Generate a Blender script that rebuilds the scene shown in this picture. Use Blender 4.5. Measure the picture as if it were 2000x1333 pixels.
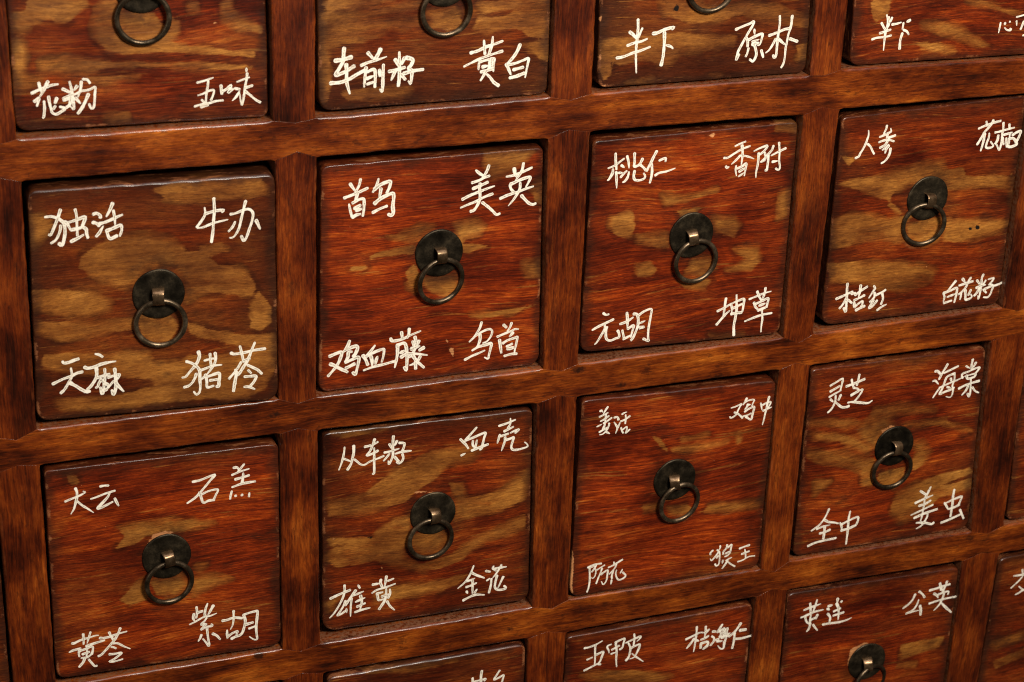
# Close-up of an old lacquered apothecary cabinet: drawers with hand-painted herb names and ring pulls.
import bpy, math, random
import numpy as np
from mathutils import Vector, Matrix
from mathutils.geometry import tessellate_polygon

for o in list(bpy.data.objects):
    bpy.data.objects.remove(o)
sc = bpy.context.scene
col = sc.collection
MM = 0.001

CAM_LOC=[-0.38925, -0.94944, 0.49495]
CAM_ROT=[[0.939544, 0.115417, -0.322392], [-0.340973, 0.402063, -0.849755], [0.031546, 0.908309, 0.417109]]
CAM_LENS=71.0743


# ---------------------------------------------------------------- camera
cd = bpy.data.cameras.new('camera')
cam = bpy.data.objects.new('camera', cd)
col.objects.link(cam)
m3 = Matrix(CAM_ROT)
cam.matrix_world = Matrix.Translation(Vector(CAM_LOC)) @ m3.to_4x4()
cd.sensor_width = 36.0
cd.lens = CAM_LENS
cd.clip_start = 0.05
cd.clip_end = 50.0
cd.dof.use_dof = True
cd.dof.focus_distance = 1.13
cd.dof.aperture_fstop = 16.0
sc.camera = cam

# ---------------------------------------------------------------- world, lamps, exposure
w = bpy.data.worlds.new('World')
sc.world = w
w.use_nodes = True
bg = w.node_tree.nodes['Background']
bg.inputs[0].default_value = (1.0, 0.80, 0.62, 1)
bg.inputs[1].default_value = 0.035


def area(name, loc, target, sx, sy, power, colr):
    l = bpy.data.lights.new(name, 'AREA')
    l.shape = 'RECTANGLE'
    l.size, l.size_y, l.energy, l.color = sx, sy, power, colr
    ob = bpy.data.objects.new(name, l)
    col.objects.link(ob)
    ob.location = loc
    ob.rotation_euler = (Vector(target) - Vector(loc)).to_track_quat('-Z', 'Y').to_euler()
    return ob


area('softbox', (0.15, -1.08, 0.88), (0.05, 0, -0.02), 0.34, 0.28, 28.0, (1.0, 0.93, 0.82))
area('ceiling_bounce', (0.1, -0.55, 1.70), (0.0, -0.25, 0.0), 1.8, 1.0, 17.0, (1.0, 0.92, 0.90))
area('fill_lamp', (-1.40, -0.55, 0.30), (0.0, 0, 0.0), 0.5, 0.7, 2.0, (1.0, 0.90, 0.78))
sc.view_settings.view_transform = 'Standard'
sc.view_settings.look = 'None'
sc.view_settings.exposure = 0.0
sc.view_settings.gamma = 1.0
sc.view_settings.use_curve_mapping = False
sc.render.engine = 'CYCLES'
sc.cycles.pixel_filter_type = 'BLACKMAN_HARRIS'
sc.cycles.filter_width = 1.15

# opening corners of the face frame, stile (index, side), rail (index, edge) -> x,z in 0.1 mm
GRID={(-1,'L',-1,'T'):(-4613,3251),(-1,'L',-1,'B'):(-4613,3036),(-1,'R',-1,'T'):(-4387,3251),(-1,'R',-1,'B'):(-4387,3036),(-1,'L',0,'T'):(-4613,1679),(-1,'L',0,'B'):(-4613,1465),(-1,'R',0,'T'):(-4387,1679),(-1,'R',0,'B'):(-4387,1465),(-1,'L',1,'T'):(-4613,107),(-1,'L',1,'B'):(-4613,-107),(-1,'R',1,'T'):(-4387,107),(-1,'R',1,'B'):(-4387,-107),(-1,'L',2,'T'):(-4613,-1465),(-1,'L',2,'B'):(-4613,-1679),(-1,'R',2,'T'):(-4387,-1465),(-1,'R',2,'B'):(-4387,-1679),(-1,'L',3,'T'):(-4613,-3036),(-1,'L',3,'B'):(-4613,-3251),(-1,'R',3,'T'):(-4387,-3036),(-1,'R',3,'B'):(-4387,-3251),(0,'L',-1,'T'):(-3113,3251),(0,'L',-1,'B'):(-3113,3036),(0,'R',-1,'T'):(-2887,3251),(0,'R',-1,'B'):(-2887,3036),(0,'L',0,'T'):(-3113,1679),(0,'L',0,'B'):(-3113,1465),(0,'R',0,'T'):(-2882,1689),(0,'R',0,'B'):(-2873,1471),(0,'L',1,'T'):(-3113,107),(0,'L',1,'B'):(-3113,-107),(0,'R',1,'T'):(-2888,117),(0,'R',1,'B'):(-2886,-92),(0,'L',2,'T'):(-3113,-1465),(0,'L',2,'B'):(-3113,-1679),(0,'R',2,'T'):(-2887,-1465),(0,'R',2,'B'):(-2887,-1679),(0,'L',3,'T'):(-3113,-3036),(0,'L',3,'B'):(-3113,-3251),(0,'R',3,'T'):(-2887,-3036),(0,'R',3,'B'):(-2887,-3251),(1,'L',-1,'T'):(-1613,3251),(1,'L',-1,'B'):(-1613,3036),(1,'R',-1,'T'):(-1387,3251),(1,'R',-1,'B'):(-1387,3036),(1,'L',0,'T'):(-1614,1675),(1,'L',0,'B'):(-1610,1462),(1,'R',0,'T'):(-1394,1671),(1,'R',0,'B'):(-1391,1463),(1,'L',1,'T'):(-1613,113),(1,'L',1,'B'):(-1609,-95),(1,'R',1,'T'):(-1404,98),(1,'R',1,'B'):(-1399,-107),(1,'L',2,'T'):(-1618,-1469),(1,'L',2,'B'):(-1613,-1679),(1,'R',2,'T'):(-1396,-1476),(1,'R',2,'B'):(-1379,-1679),(1,'L',3,'T'):(-1613,-3036),(1,'L',3,'B'):(-1613,-3251),(1,'R',3,'T'):(-1387,-3036),(1,'R',3,'B'):(-1387,-3251),(2,'L',-1,'T'):(-113,3251),(2,'L',-1,'B'):(-113,3036),(2,'R',-1,'T'):(113,3251),(2,'R',-1,'B'):(113,3036),(2,'L',0,'T'):(-119,1681),(2,'L',0,'B'):(-124,1451),(2,'R',0,'T'):(114,1683),(2,'R',0,'B'):(116,1469),(2,'L',1,'T'):(-98,91),(2,'L',1,'B'):(-126,-120),(2,'R',1,'T'):(112,95),(2,'R',1,'B'):(117,-113),(2,'L',2,'T'):(-102,-1470),(2,'L',2,'B'):(-123,-1686),(2,'R',2,'T'):(128,-1459),(2,'R',2,'B'):(124,-1690),(2,'L',3,'T'):(-113,-3036),(2,'L',3,'B'):(-113,-3251),(2,'R',3,'T'):(113,-3036),(2,'R',3,'B'):(113,-3251),(3,'L',-1,'T'):(1387,3251),(3,'L',-1,'B'):(1387,3036),(3,'R',-1,'T'):(1613,3251),(3,'R',-1,'B'):(1613,3036),(3,'L',0,'T'):(1411,1682),(3,'L',0,'B'):(1396,1457),(3,'R',0,'T'):(1602,1703),(3,'R',0,'B'):(1619,1470),(3,'L',1,'T'):(1405,93),(3,'L',1,'B'):(1399,-114),(3,'R',1,'T'):(1600,94),(3,'R',1,'B'):(1601,-111),(3,'L',2,'T'):(1400,-1476),(3,'L',2,'B'):(1387,-1673),(3,'R',2,'T'):(1595,-1450),(3,'R',2,'B'):(1602,-1662),(3,'L',3,'T'):(1387,-3036),(3,'L',3,'B'):(1387,-3251),(3,'R',3,'T'):(1613,-3036),(3,'R',3,'B'):(1613,-3251),(4,'L',-1,'T'):(2887,3251),(4,'L',-1,'B'):(2887,3036),(4,'R',-1,'T'):(3113,3251),(4,'R',-1,'B'):(3113,3036),(4,'L',0,'T'):(2887,1679),(4,'L',0,'B'):(2887,1465),(4,'R',0,'T'):(3113,1679),(4,'R',0,'B'):(3113,1465),(4,'L',1,'T'):(2887,107),(4,'L',1,'B'):(2842,-109),(4,'R',1,'T'):(3113,107),(4,'R',1,'B'):(3113,-107),(4,'L',2,'T'):(2898,-1461),(4,'L',2,'B'):(2861,-1671),(4,'R',2,'T'):(3137,-1454),(4,'R',2,'B'):(3135,-1663),(4,'L',3,'T'):(2887,-3036),(4,'L',3,'B'):(2887,-3251),(4,'R',3,'T'):(3113,-3036),(4,'R',3,'B'):(3113,-3251),(5,'L',-1,'T'):(4387,3251),(5,'L',-1,'B'):(4387,3036),(5,'R',-1,'T'):(4613,3251),(5,'R',-1,'B'):(4613,3036),(5,'L',0,'T'):(4387,1679),(5,'L',0,'B'):(4387,1465),(5,'R',0,'T'):(4613,1679),(5,'R',0,'B'):(4613,1465),(5,'L',1,'T'):(4387,107),(5,'L',1,'B'):(4387,-107),(5,'R',1,'T'):(4613,107),(5,'R',1,'B'):(4613,-107),(5,'L',2,'T'):(4387,-1465),(5,'L',2,'B'):(4387,-1679),(5,'R',2,'T'):(4613,-1465),(5,'R',2,'B'):(4613,-1679),(5,'L',3,'T'):(4387,-3036),(5,'L',3,'B'):(4387,-3251),(5,'R',3,'T'):(4613,-3036),(5,'R',3,'B'):(4613,-3251)}
# drawer fronts: origin (x,y,z mm), yaw, corners TL TR BR BL (0.1 mm), top round-over, plate and ring centres (mm)
DRAWERS={
'A1':((-224.91,5.00,167.50),0.00000,'-625,1349 623,1349 623,4 -629,33',2.0,(1.1,72.0,0.6,56.3)),
'A2':((-75.33,4.00,167.12),0.00000,'-621,1353 627,1353 630,13 -617,19',2.0,(4.5,66.1,5.2,51.5)),
'A3':((75.60,3.75,168.20),0.00389,'-630,1342 618,1342 650,5 -599,12',2.0,(0.9,68.0,2.1,54.0)),
'A4':((224.73,2.75,167.92),0.00391,'-621,1345 627,1345 627,12 -583,30',2.0,(-5.3,73.4,-5.9,59.9)),
'B1':((-224.60,0.00,11.33),-0.02364,'-601,1313 631,1297 628,4 -638,39',2.8,(1.5,69.0,1.5,53.9)),
'B2':((-75.41,4.00,9.14),0.01554,'-607,1318 626,1303 652,4 -632,11',1.6,(4.2,75.5,4.9,61.5)),
'B3':((75.72,4.50,9.34),0.00000,'-604,1316 635,1323 644,4 -620,45',2.2,(2.2,69.6,5.8,54.9)),
'B4':((224.81,4.25,9.36),0.00391,'-587,1324 626,1359 635,18 -582,22',2.2,(3.7,76.9,0.8,59.9)),
'C1':((-225.00,1.00,-146.86),0.00786,'-617,1343 637,1314 628,16 -633,44',1.1,(-0.0,71.8,0.6,56.2)),
'C2':((-75.58,5.00,-147.57),0.00000,'-607,1335 626,1310 649,26 -614,37',2.8,(3.8,72.0,1.4,57.3)),
'C3':((76.13,1.25,-147.62),0.01175,'-610,1342 634,1297 635,4 -628,23',2.0,(1.0,72.5,5.7,56.1)),
'C4':((223.41,2.75,-146.09),0.01965,'-614,1326 604,1302 660,4 -611,25',2.4,(2.4,70.5,1.0,53.0)),
'D2':((-75.07,1.00,-303.64),0.00000,'-602,1325 620,1322 625,12 -623,12',3.0,(0.5,62.8,0.5,45.8)),
'D3':((75.28,1.50,-303.64),0.00789,'-624,1314 630,1313 621,12 -627,12',2.0,(0.0,62.3,0.0,45.3)),
'D4':((224.06,1.50,-303.64),0.00790,'-626,1349 616,1317 633,12 -615,12',2.0,(0.6,71.5,5.9,49.9)),
'D5':((375.54,2.00,-303.64),0.00000,'-599,1330 619,1345 619,12 -629,12',2.0,(0.2,63.5,0.2,46.5)),
'C5':((375.60,3.50,-146.45),0.00000,'-630,1345 618,1345 618,12 -583,15',2.0,(0.6,73.9,0.6,56.9)),
'C0':((-375.00,2.00,-146.45),0.00000,'-624,1345 624,1345 624,12 -624,12',2.0,(0.0,73.9,0.0,56.9)),
'A0':((-375.00,2.00,167.92),0.00000,'-624,1345 624,1345 624,12 -624,12',2.0,(0.0,73.9,0.0,56.9)),
'B0':((-375.00,2.00,10.73),0.00000,'-624,1345 624,1345 624,12 -624,12',2.0,(0.0,73.9,0.0,56.9)),
'D0':((-375.00,2.00,-303.64),0.00000,'-624,1345 624,1345 624,12 -624,12',2.0,(0.0,63.9,0.0,46.9)),
'D1':((-225.00,2.00,-303.64),0.00000,'-624,1345 624,1345 624,12 -624,12',2.0,(0.0,63.9,0.0,46.9)),
'A5':((375.00,2.00,167.92),0.00000,'-624,1345 624,1345 624,12 -624,12',2.0,(0.0,73.9,0.0,56.9)),
'B5':((375.00,2.00,10.73),0.00000,'-624,1345 624,1345 624,12 -624,12',2.0,(0.0,73.9,0.0,56.9)),
}
# brush strokes per inscription: stroke width in mm, strokes as polylines on the drawer front (0.1 mm)
WRITING={
'A1':[
('花粉',1.53,'-539,224 -510,236 -470,249 -440,257 -413,259;-503,272 -499,247 -495,227;-460,275 -474,250 -491,220 -508,197;-510,195 -529,182;-507,192 -519,158;-484,178 -484,143 -489,106 -493,96;-461,199 -459,172 -453,136 -449,119 -430,109 -399,124 -385,135 -410,145;-423,188 -432,166;-433,149 -442,137;-357,267 -351,236 -347,205 -344,163 -344,127 -359,141;-391,233 -358,214;-323,242 -338,222;-392,185 -359,199 -331,203 -305,216 -275,218 -255,224 -235,231 -239,196 -243,155 -249,128 -261,125 -269,146;-390,177 -366,183;-356,191 -362,154 -379,139;-333,183 -311,154;-301,261 -306,228 -321,188;-292,275 -272,271 -260,254;-271,196 -284,168 -304,132 -325,105'),
('五味',1.34,'266,215 299,221 346,234;321,219 316,185 309,150 303,108 285,124;267,149 292,155 317,166 346,170 344,147 332,120;249,93 284,101 322,104 357,112 392,113;282,88 315,94;384,189 385,165 387,148;389,158 415,173 434,189 431,172 418,150 443,167;515,270 514,251;518,242 513,208 506,177 501,145 496,114 487,80 480,115 478,141;465,203 499,214 528,222;452,171 477,164;476,152 459,127 440,108;508,170 542,178;508,149 534,126 559,102 581,88'),
],
'A2':[
('车前籽',2.01,'-481,343 -484,303 -486,277 -508,238 -527,207 -495,213 -460,229 -430,246;-526,282 -486,285 -444,295;-470,257 -468,208 -468,168 -460,132 -452,104;-551,166 -500,167 -455,180 -419,199 -374,220;-355,310 -333,284;-290,324 -306,293 -320,272;-390,248 -352,261 -298,273 -257,284;-366,233 -371,187 -376,133;-360,211 -325,222 -317,197 -319,129;-360,176 -328,187;-360,146 -330,154;-295,217 -292,184;-274,242 -276,180 -278,112 -281,99 -292,113;-190,301 -189,241 -189,173 -194,125;-211,264 -195,236;-162,269 -178,240;-243,205 -205,210 -162,220;-213,200 -232,158;-178,181 -158,157;-151,271 -118,258 -126,231 -140,213 -123,201 -123,168 -128,130 -139,145;-164,188 -120,198 -63,202'),
('黄白',1.71,'196,271 233,279 279,297 325,309 368,322;266,331 269,299 273,261;314,348 311,312 302,279 292,248;161,201 189,213 230,230 276,245 322,257 368,268;242,216 240,179;244,218 281,226 325,232 323,205 322,164;299,230 300,200 296,178;309,224 310,188;263,191 291,196;255,165 287,171 319,178;282,167 269,145 253,119;288,149 307,129 326,104 352,84;465,295 452,264 430,231 403,202;393,195 406,169 419,139;405,192 445,198 487,211 515,218 511,184 505,150 500,116;434,163 486,173;415,121 452,127 492,140'),
],
'A3':[
('半下',1.68,'-384,376 -381,325 -383,275 -385,225 -384,174 -376,84;-427,311 -408,297 -388,276;-357,326 -366,304 -375,280;-436,239 -395,251 -358,256 -324,268;-494,175 -457,179 -404,196 -360,205 -305,222;-291,294 -264,297 -225,312 -174,321 -182,312;-226,294 -223,251 -223,213 -225,162 -233,117;-211,225 -183,215 -171,204'),
('原朴',1.62,'198,283 239,298 278,310 301,320 295,296 277,266 258,232 240,197 222,161 216,134 213,110 227,141;308,276 313,248;266,232 274,209 276,184;278,219 311,234 358,248 358,223 350,189 337,185;303,207 342,217;305,192 341,199;318,186 330,151 332,126 316,97 296,108;282,171 277,145 270,128;362,153 376,115;456,340 460,297 457,248 455,211 455,162 454,117 444,107 437,120;402,235 444,247 491,263 527,273 532,335;530,273 518,232 514,195 509,158 509,108 504,70 493,49;442,212 428,183 410,155 390,139;458,216 478,197 502,178;531,208 551,200 576,190'),
],
'A4':[
('半下',1.52,'-379,310 -369,281 -367,248 -375,207 -376,170 -375,108;-365,296 -363,262;-344,291 -351,271;-406,265 -386,236 -374,222;-410,208 -380,215 -344,224;-455,176 -425,183 -380,184 -337,190;-357,262 -366,235;-337,253 -310,255 -282,261;-245,262 -227,270;-267,256 -269,223;-267,196 -275,159 -273,110;-260,216 -240,207 -225,188'),
('沁',1.20,'368,214 366,185 363,157;398,211 398,206;399,185 413,172 439,165 445,173 436,176;429,217 427,214;473,218 478,192;469,242 491,245 518,251 538,256;521,211 514,187 508,169;526,217 523,202;530,130 544,133'),
],
'B1':[
('独活',1.65,'-525,1159 -496,1159 -469,1149 -450,1135 -435,1114 -433,1072 -441,1029 -449,1007 -456,1003 -464,1011;-449,1189 -460,1158 -473,1125 -489,1090 -502,1064 -511,1063;-452,1106 -455,1087 -464,1061 -479,1035 -493,1024 -504,1018;-377,1185 -372,1152 -373,1103 -374,1047;-430,1124 -420,1115 -410,1090 -406,1077;-420,1118 -378,1129 -335,1142 -330,1136 -344,1101 -354,1087 -401,1079;-405,1018 -373,1032 -344,1047;-340,1086 -329,1075 -328,1052 -323,1030;-289,1152 -275,1156 -257,1144 -256,1132;-293,1108 -276,1102 -265,1088;-262,1098 -232,1105 -209,1113 -174,1127 -148,1136;-281,1033 -265,1051 -245,1084;-193,1200 -206,1169 -226,1134;-190,1162 -186,1123 -185,1081;-230,1060 -220,1022 -209,1014 -181,1026;-228,1058 -200,1067 -169,1079 -156,1080 -154,1055 -165,1024'),
('牛办',1.71,'267,1135 268,1100 248,1065 224,1035;273,1103 318,1113 363,1114 355,1105;226,1029 257,1031 304,1047 340,1054 383,1060;315,1181 316,1116 309,1054 305,1004 296,947;398,1088 424,1091 460,1103 488,1108 507,1096 514,1075 506,1036 493,999 478,957 463,936 456,947 451,962;477,1151 467,1115 451,1053 438,1004 416,968 401,959 392,960;420,1044 408,1020 393,1003 386,996;530,1041 539,1017 548,994'),
('天麻',1.74,'-487,365 -481,356 -455,358 -431,366 -408,371;-543,246 -495,266 -448,279 -422,291 -393,296;-448,323 -446,281 -464,244 -487,208 -507,189;-457,241 -428,219 -399,194 -376,180 -362,181;-321,389 -302,382 -286,369;-378,320 -364,313 -346,314 -329,317 -293,328 -251,334 -220,335;-320,310 -320,271 -331,241 -351,212 -371,193;-321,253 -285,261 -257,266;-278,298 -278,261 -285,214 -292,170 -300,160 -305,195;-298,239 -311,222 -319,202 -328,198;-285,222 -269,209;-275,181 -292,175;-262,248 -231,255 -203,259 -216,234;-227,291 -225,228 -228,180 -241,147 -247,172;-235,226 -252,207 -267,191;-226,212 -206,183 -188,159'),
('猪苓',1.69,'209,338 213,314 203,283 185,256 157,225 137,203 120,200;145,290 173,276 197,255 211,229 211,178 212,137 207,106 191,92 177,110;193,212 185,189 170,164 150,148 128,143;239,284 276,290 300,290;269,318 270,278 274,248;296,320 298,288 289,257 269,227 249,203;213,229 250,240 287,249 328,249;206,171 224,182 239,196;241,201 247,165 249,128 281,132;243,187 273,195 310,203 316,184 311,152 310,128 300,126;265,166 301,167;381,310 398,303 447,305 509,313 560,315;428,344 433,320 441,276 446,251;507,356 491,318 476,280 460,247 440,217 420,187 407,181 400,211;441,257 471,267 476,264;467,230 494,213 518,197 540,172;431,250 413,220 395,196 365,164;407,194 396,142 387,88;469,200 483,182;449,165 481,164 510,160 497,129 479,109;445,106 472,102 501,85'),
],
'B2':[
('首乌',1.90,'-451,1196 -436,1172 -423,1153;-396,1216 -403,1184 -418,1157 -426,1140;-483,1123 -443,1134 -406,1146 -358,1164;-413,1134 -423,1104 -433,1092;-458,1085 -451,1048 -443,1014;-438,1090 -406,1105 -381,1107 -376,1091 -378,1045 -383,1012;-428,1059 -398,1073;-418,1047 -393,1052;-438,1011 -418,1021 -396,1024;-298,1209 -306,1182 -318,1157 -328,1140;-318,1155 -288,1175 -255,1187 -233,1187 -237,1159 -252,1127;-285,1151 -288,1129 -293,1109;-318,1075 -288,1098 -255,1112 -219,1121 -214,1100 -219,1049 -216,1013 -226,998 -241,1005;-328,1025 -292,1041 -252,1053'),
('美英',1.75,'242,1203 264,1183 285,1168;315,1222 303,1190 285,1163 272,1148;223,1135 260,1144 291,1157 319,1164;229,1101 266,1113 310,1129;171,1047 209,1063 261,1079 308,1093 350,1104;268,1125 266,1097 269,1065 268,1034 258,1009 238,979 219,973;161,1000 205,1014 250,1028 294,1047 340,1060;284,1016 316,989 343,963 365,939 384,942;417,1150 456,1153 501,1165 561,1187;460,1190 466,1160 480,1138;512,1216 505,1177 488,1148 470,1123;437,1103 445,1078 459,1061;444,1105 484,1119 523,1131 555,1133 545,1105 530,1078;386,1029 433,1045 486,1056 525,1068 573,1079;497,1105 496,1073 481,1043 461,1014 433,982;508,1032 533,1003 555,982 577,975 590,979'),
('鸡血藤',1.98,'-567,225 -529,237 -501,240 -510,201 -529,163 -552,136 -577,109;-564,178 -539,164 -504,139 -470,118;-457,300 -466,275 -482,250 -491,242;-488,245 -450,260 -419,265 -412,251 -425,219 -435,207;-444,235 -463,234 -466,208 -479,180;-479,176 -444,188 -406,197 -409,157 -419,114 -425,95 -438,110;-476,142 -432,160;-314,255 -339,224 -362,200;-381,203 -365,174 -355,146;-362,197 -317,215 -276,226 -263,224 -266,187 -275,151;-336,190 -330,162 -330,135;-301,185 -307,166 -311,143;-377,115 -323,128 -259,136 -202,145;-225,283 -215,268 -164,271 -116,288 -55,307;-164,312 -158,270;-120,326 -123,296 -132,277;-186,241 -186,193 -192,150 -201,107;-183,240 -148,246 -135,213 -131,152 -133,94 -136,81 -146,100;-170,191 -141,201;-163,166 -137,180;-87,274 -80,236 -92,191 -118,160;-99,249 -93,218;-64,248 -73,225;-105,206 -60,217;-37,204 -60,193;-121,181 -66,170 -14,156;-98,164 -79,134 -59,111 -33,84;-56,152 -72,127 -98,113 -114,109;-82,121 -81,84'),
('乌首',1.85,'298,312 290,283 277,259 257,229 230,204;243,217 283,245 323,262 350,264 362,248 354,219 333,193 309,185;291,238 292,210 282,178 274,168;248,149 285,166 326,172 358,176 354,140 347,107 342,85 322,96;321,139 286,127 246,115 227,107 206,98;429,279 445,263;475,284 467,260 452,239;395,213 433,225 474,236 495,245 517,242;485,224 466,204;407,189 413,154 420,111;429,169 456,183 502,193 513,195 507,153 500,115 498,92;452,146 482,157;455,129 488,133;440,89 478,95 511,93'),
],
'B3':[
('桃仁',1.70,'-467,1222 -465,1188 -461,1155 -457,1131;-458,1113 -453,1067 -450,1021;-506,1141 -469,1153 -440,1172 -416,1188;-428,1150 -411,1137;-478,1133 -480,1109 -497,1079 -505,1072;-447,1109 -422,1107;-398,1200 -388,1167 -383,1132;-382,1108 -388,1079 -403,1057 -414,1052;-429,1083 -411,1103 -396,1115;-355,1212 -352,1164 -351,1137 -315,1145;-315,1142 -298,1127 -283,1110;-306,1176 -316,1155 -324,1143;-349,1110 -352,1079 -343,1059 -315,1054 -288,1062 -284,1077 -293,1092;-224,1213 -241,1180 -253,1152 -265,1129 -277,1106;-249,1141 -244,1101 -247,1061 -253,1034;-204,1158 -185,1165 -166,1168 -167,1150;-223,1074 -201,1086 -160,1090 -127,1098 -106,1104'),
('香附',1.46,'253,1201 282,1212 314,1222;295,1199 301,1163 302,1127 300,1090;190,1137 213,1137 256,1160 297,1180 344,1193;288,1142 265,1118 239,1096;306,1141 342,1130 376,1115;205,1085 213,1077 223,1081;268,1084 267,1057 275,1025;279,1068 306,1078 325,1091 331,1088 328,1059 324,1020;291,1048 320,1064;288,1019 322,1038;372,1161 406,1175 451,1185 438,1160 412,1138;440,1145 447,1121 444,1101 422,1091;402,1144 403,1105 401,1069 396,1033 397,1004;490,1180 482,1156 463,1136 438,1109 417,1092;464,1129 465,1095 463,1056 462,1041 455,1040;524,1196 532,1142 534,1093 543,1049 534,1035 518,1044;482,1125 524,1143 568,1160;494,1087 524,1089'),
('元胡',1.73,'-487,276 -472,265 -455,266;-549,181 -511,199 -469,214 -425,231;-475,209 -476,175 -496,137 -519,100 -530,90;-462,187 -466,159 -461,116 -435,101 -402,111 -382,117 -387,146 -393,156;-343,261 -337,215 -334,157;-381,197 -342,207 -304,228;-365,155 -357,125 -353,111;-331,162 -298,178 -302,147 -311,108;-356,99 -314,117;-300,250 -282,245 -272,221 -270,178 -279,144 -294,106 -307,87;-270,238 -235,259 -193,266 -195,220 -201,169 -204,126 -201,83 -197,68 -230,86;-264,186 -228,198;-263,163 -231,161 -259,151'),
('坤草',1.67,'273,276 270,238 268,195 264,167;226,203 266,219 305,237 334,248;227,119 254,150 281,179 303,197;308,240 317,204 316,178;328,246 362,256 389,259 389,224 386,187 378,173;339,291 343,244 347,200 343,142 338,99 343,37;325,211 377,229;316,175 349,177 378,176;424,255 473,269 516,282 560,288;471,296 485,265 499,240;522,313 519,281 510,253 500,237;456,228 468,200 481,187;463,218 506,233 546,246 543,214 540,192;491,206 528,216;487,177 540,192;511,174 519,121 517,77 518,36;407,117 456,132 514,145 576,149'),
],
'B4':[
('人参',1.55,'-405,1221 -402,1193 -408,1166 -418,1134 -433,1104 -443,1089 -450,1071 -470,1062;-400,1139 -382,1123 -368,1100 -353,1077;-289,1239 -292,1220 -303,1195;-328,1176 -301,1184 -272,1195 -257,1202 -262,1221;-276,1191 -283,1165;-269,1166 -228,1176;-329,1144 -302,1152 -267,1153 -231,1141;-275,1143 -289,1123 -318,1110;-264,1125 -280,1109 -300,1096;-263,1116 -275,1100 -281,1075;-249,1098 -250,1072 -261,1044 -279,1024 -297,1015'),
('花椒',1.62,'327,1169 361,1181 400,1191 431,1198 469,1204;373,1207 381,1180;418,1210 411,1192 390,1166 370,1145 359,1122 343,1093 331,1073;372,1132 371,1098 366,1061 360,1031;403,1133 403,1105 396,1081 393,1049 419,1043 442,1052 421,1080;490,1189 494,1153 492,1125 495,1087 494,1055 486,1023 465,1056 450,1068;442,1135 471,1138 522,1147 569,1154;466,1114 466,1090 460,1075;532,1176 538,1149;506,1116 532,1120 559,1125;546,1115 545,1094;500,1096 511,1057;524,1092 529,1061 533,1036;542,1087 545,1064 539,1038;542,1087 573,1088 591,1067 602,1047 560,1036 538,1045;565,1109 588,1122 617,1129 614,1105 605,1081 594,1059'),
('桔红',1.69,'-434,279 -432,242 -429,196 -426,150 -425,99 -440,124;-498,191 -461,202 -427,214 -394,224;-398,211 -374,215;-435,183 -448,152 -469,127;-418,176 -391,152;-373,201 -344,220 -299,245;-343,257 -344,220 -349,180;-376,167 -346,177 -312,191;-374,153 -371,125;-369,124 -342,144 -319,155 -319,132 -327,119;-356,102 -329,112 -303,121;-253,244 -244,229 -254,210 -278,171;-243,199 -242,174 -252,159 -268,144;-247,151 -254,134 -270,105 -247,114 -222,146;-231,184 -197,196 -172,209;-191,191 -182,155 -190,121;-212,84 -185,102 -153,114'),
('白花籽',1.65,'308,210 287,184 266,158 253,144;234,139 244,114 241,86;236,141 274,150 314,164 325,158 325,121 318,70;265,112 320,126;245,74 296,84;337,178 381,187 429,195;356,218 374,197;411,219 399,199 385,161 363,135 343,121;360,124 358,101 356,84;385,140 391,101 396,79 421,81 437,93 427,111;423,138 410,108;497,230 490,207 493,172 492,125 490,89 485,71 479,95;459,197 478,173;520,190 504,163;461,149 497,159 522,161;482,142 469,116 454,99;509,134 535,108;537,195 574,200 567,182 548,158;555,162 580,147 573,122 567,97 552,77 522,79;523,135 562,145 611,153 667,173'),
],
'C1':[
('大云',1.61,'-462,1209 -456,1187 -458,1155 -466,1124 -477,1089 -494,1061;-519,1141 -486,1151 -448,1162 -420,1174 -412,1180 -423,1186;-456,1131 -433,1103 -406,1079 -376,1050;-332,1201 -309,1202 -290,1199;-386,1134 -356,1140 -308,1154 -258,1163;-285,1155 -299,1129 -330,1097 -354,1070 -321,1078 -273,1098;-260,1116 -252,1093 -242,1069'),
('石羔',1.57,'160,1149 200,1153 245,1166 281,1172 256,1144 221,1104 174,1054 126,1024;195,1078 203,1042 213,1012 240,1020 272,1020;206,1066 249,1080 294,1080 282,1049 270,1023;385,1199 403,1198 414,1181;442,1212 423,1190 407,1172;375,1157 425,1172 468,1180;392,1127 431,1133 467,1140;436,1158 433,1126 428,1101;373,1082 423,1094 468,1097 500,1097;370,1057 363,1031 360,1011;390,1026 394,1023;426,1025 428,1023;467,1031 464,1009'),
('黄苓',1.46,'-533,261 -521,261 -485,274 -443,280 -411,286 -391,285;-473,308 -472,276 -474,244;-433,313 -443,283 -455,246;-553,208 -530,216 -494,219;-460,229 -424,237 -361,247;-501,203 -503,183 -501,170;-499,205 -468,211 -430,221 -426,200 -434,172;-456,231 -458,199 -462,167;-482,181 -448,189;-491,158 -460,157 -434,172;-473,152 -483,129 -505,104;-451,140 -435,112 -422,92 -411,92;-383,266 -365,262 -333,264 -286,274 -238,280;-332,291 -323,264 -311,239;-272,306 -286,272 -305,241 -327,215 -354,186 -381,159 -398,152;-314,218 -289,213 -259,189 -224,165;-324,197 -312,192 -301,183;-337,152 -309,149 -271,149 -294,129 -322,112 -341,106 -316,100 -269,106'),
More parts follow.
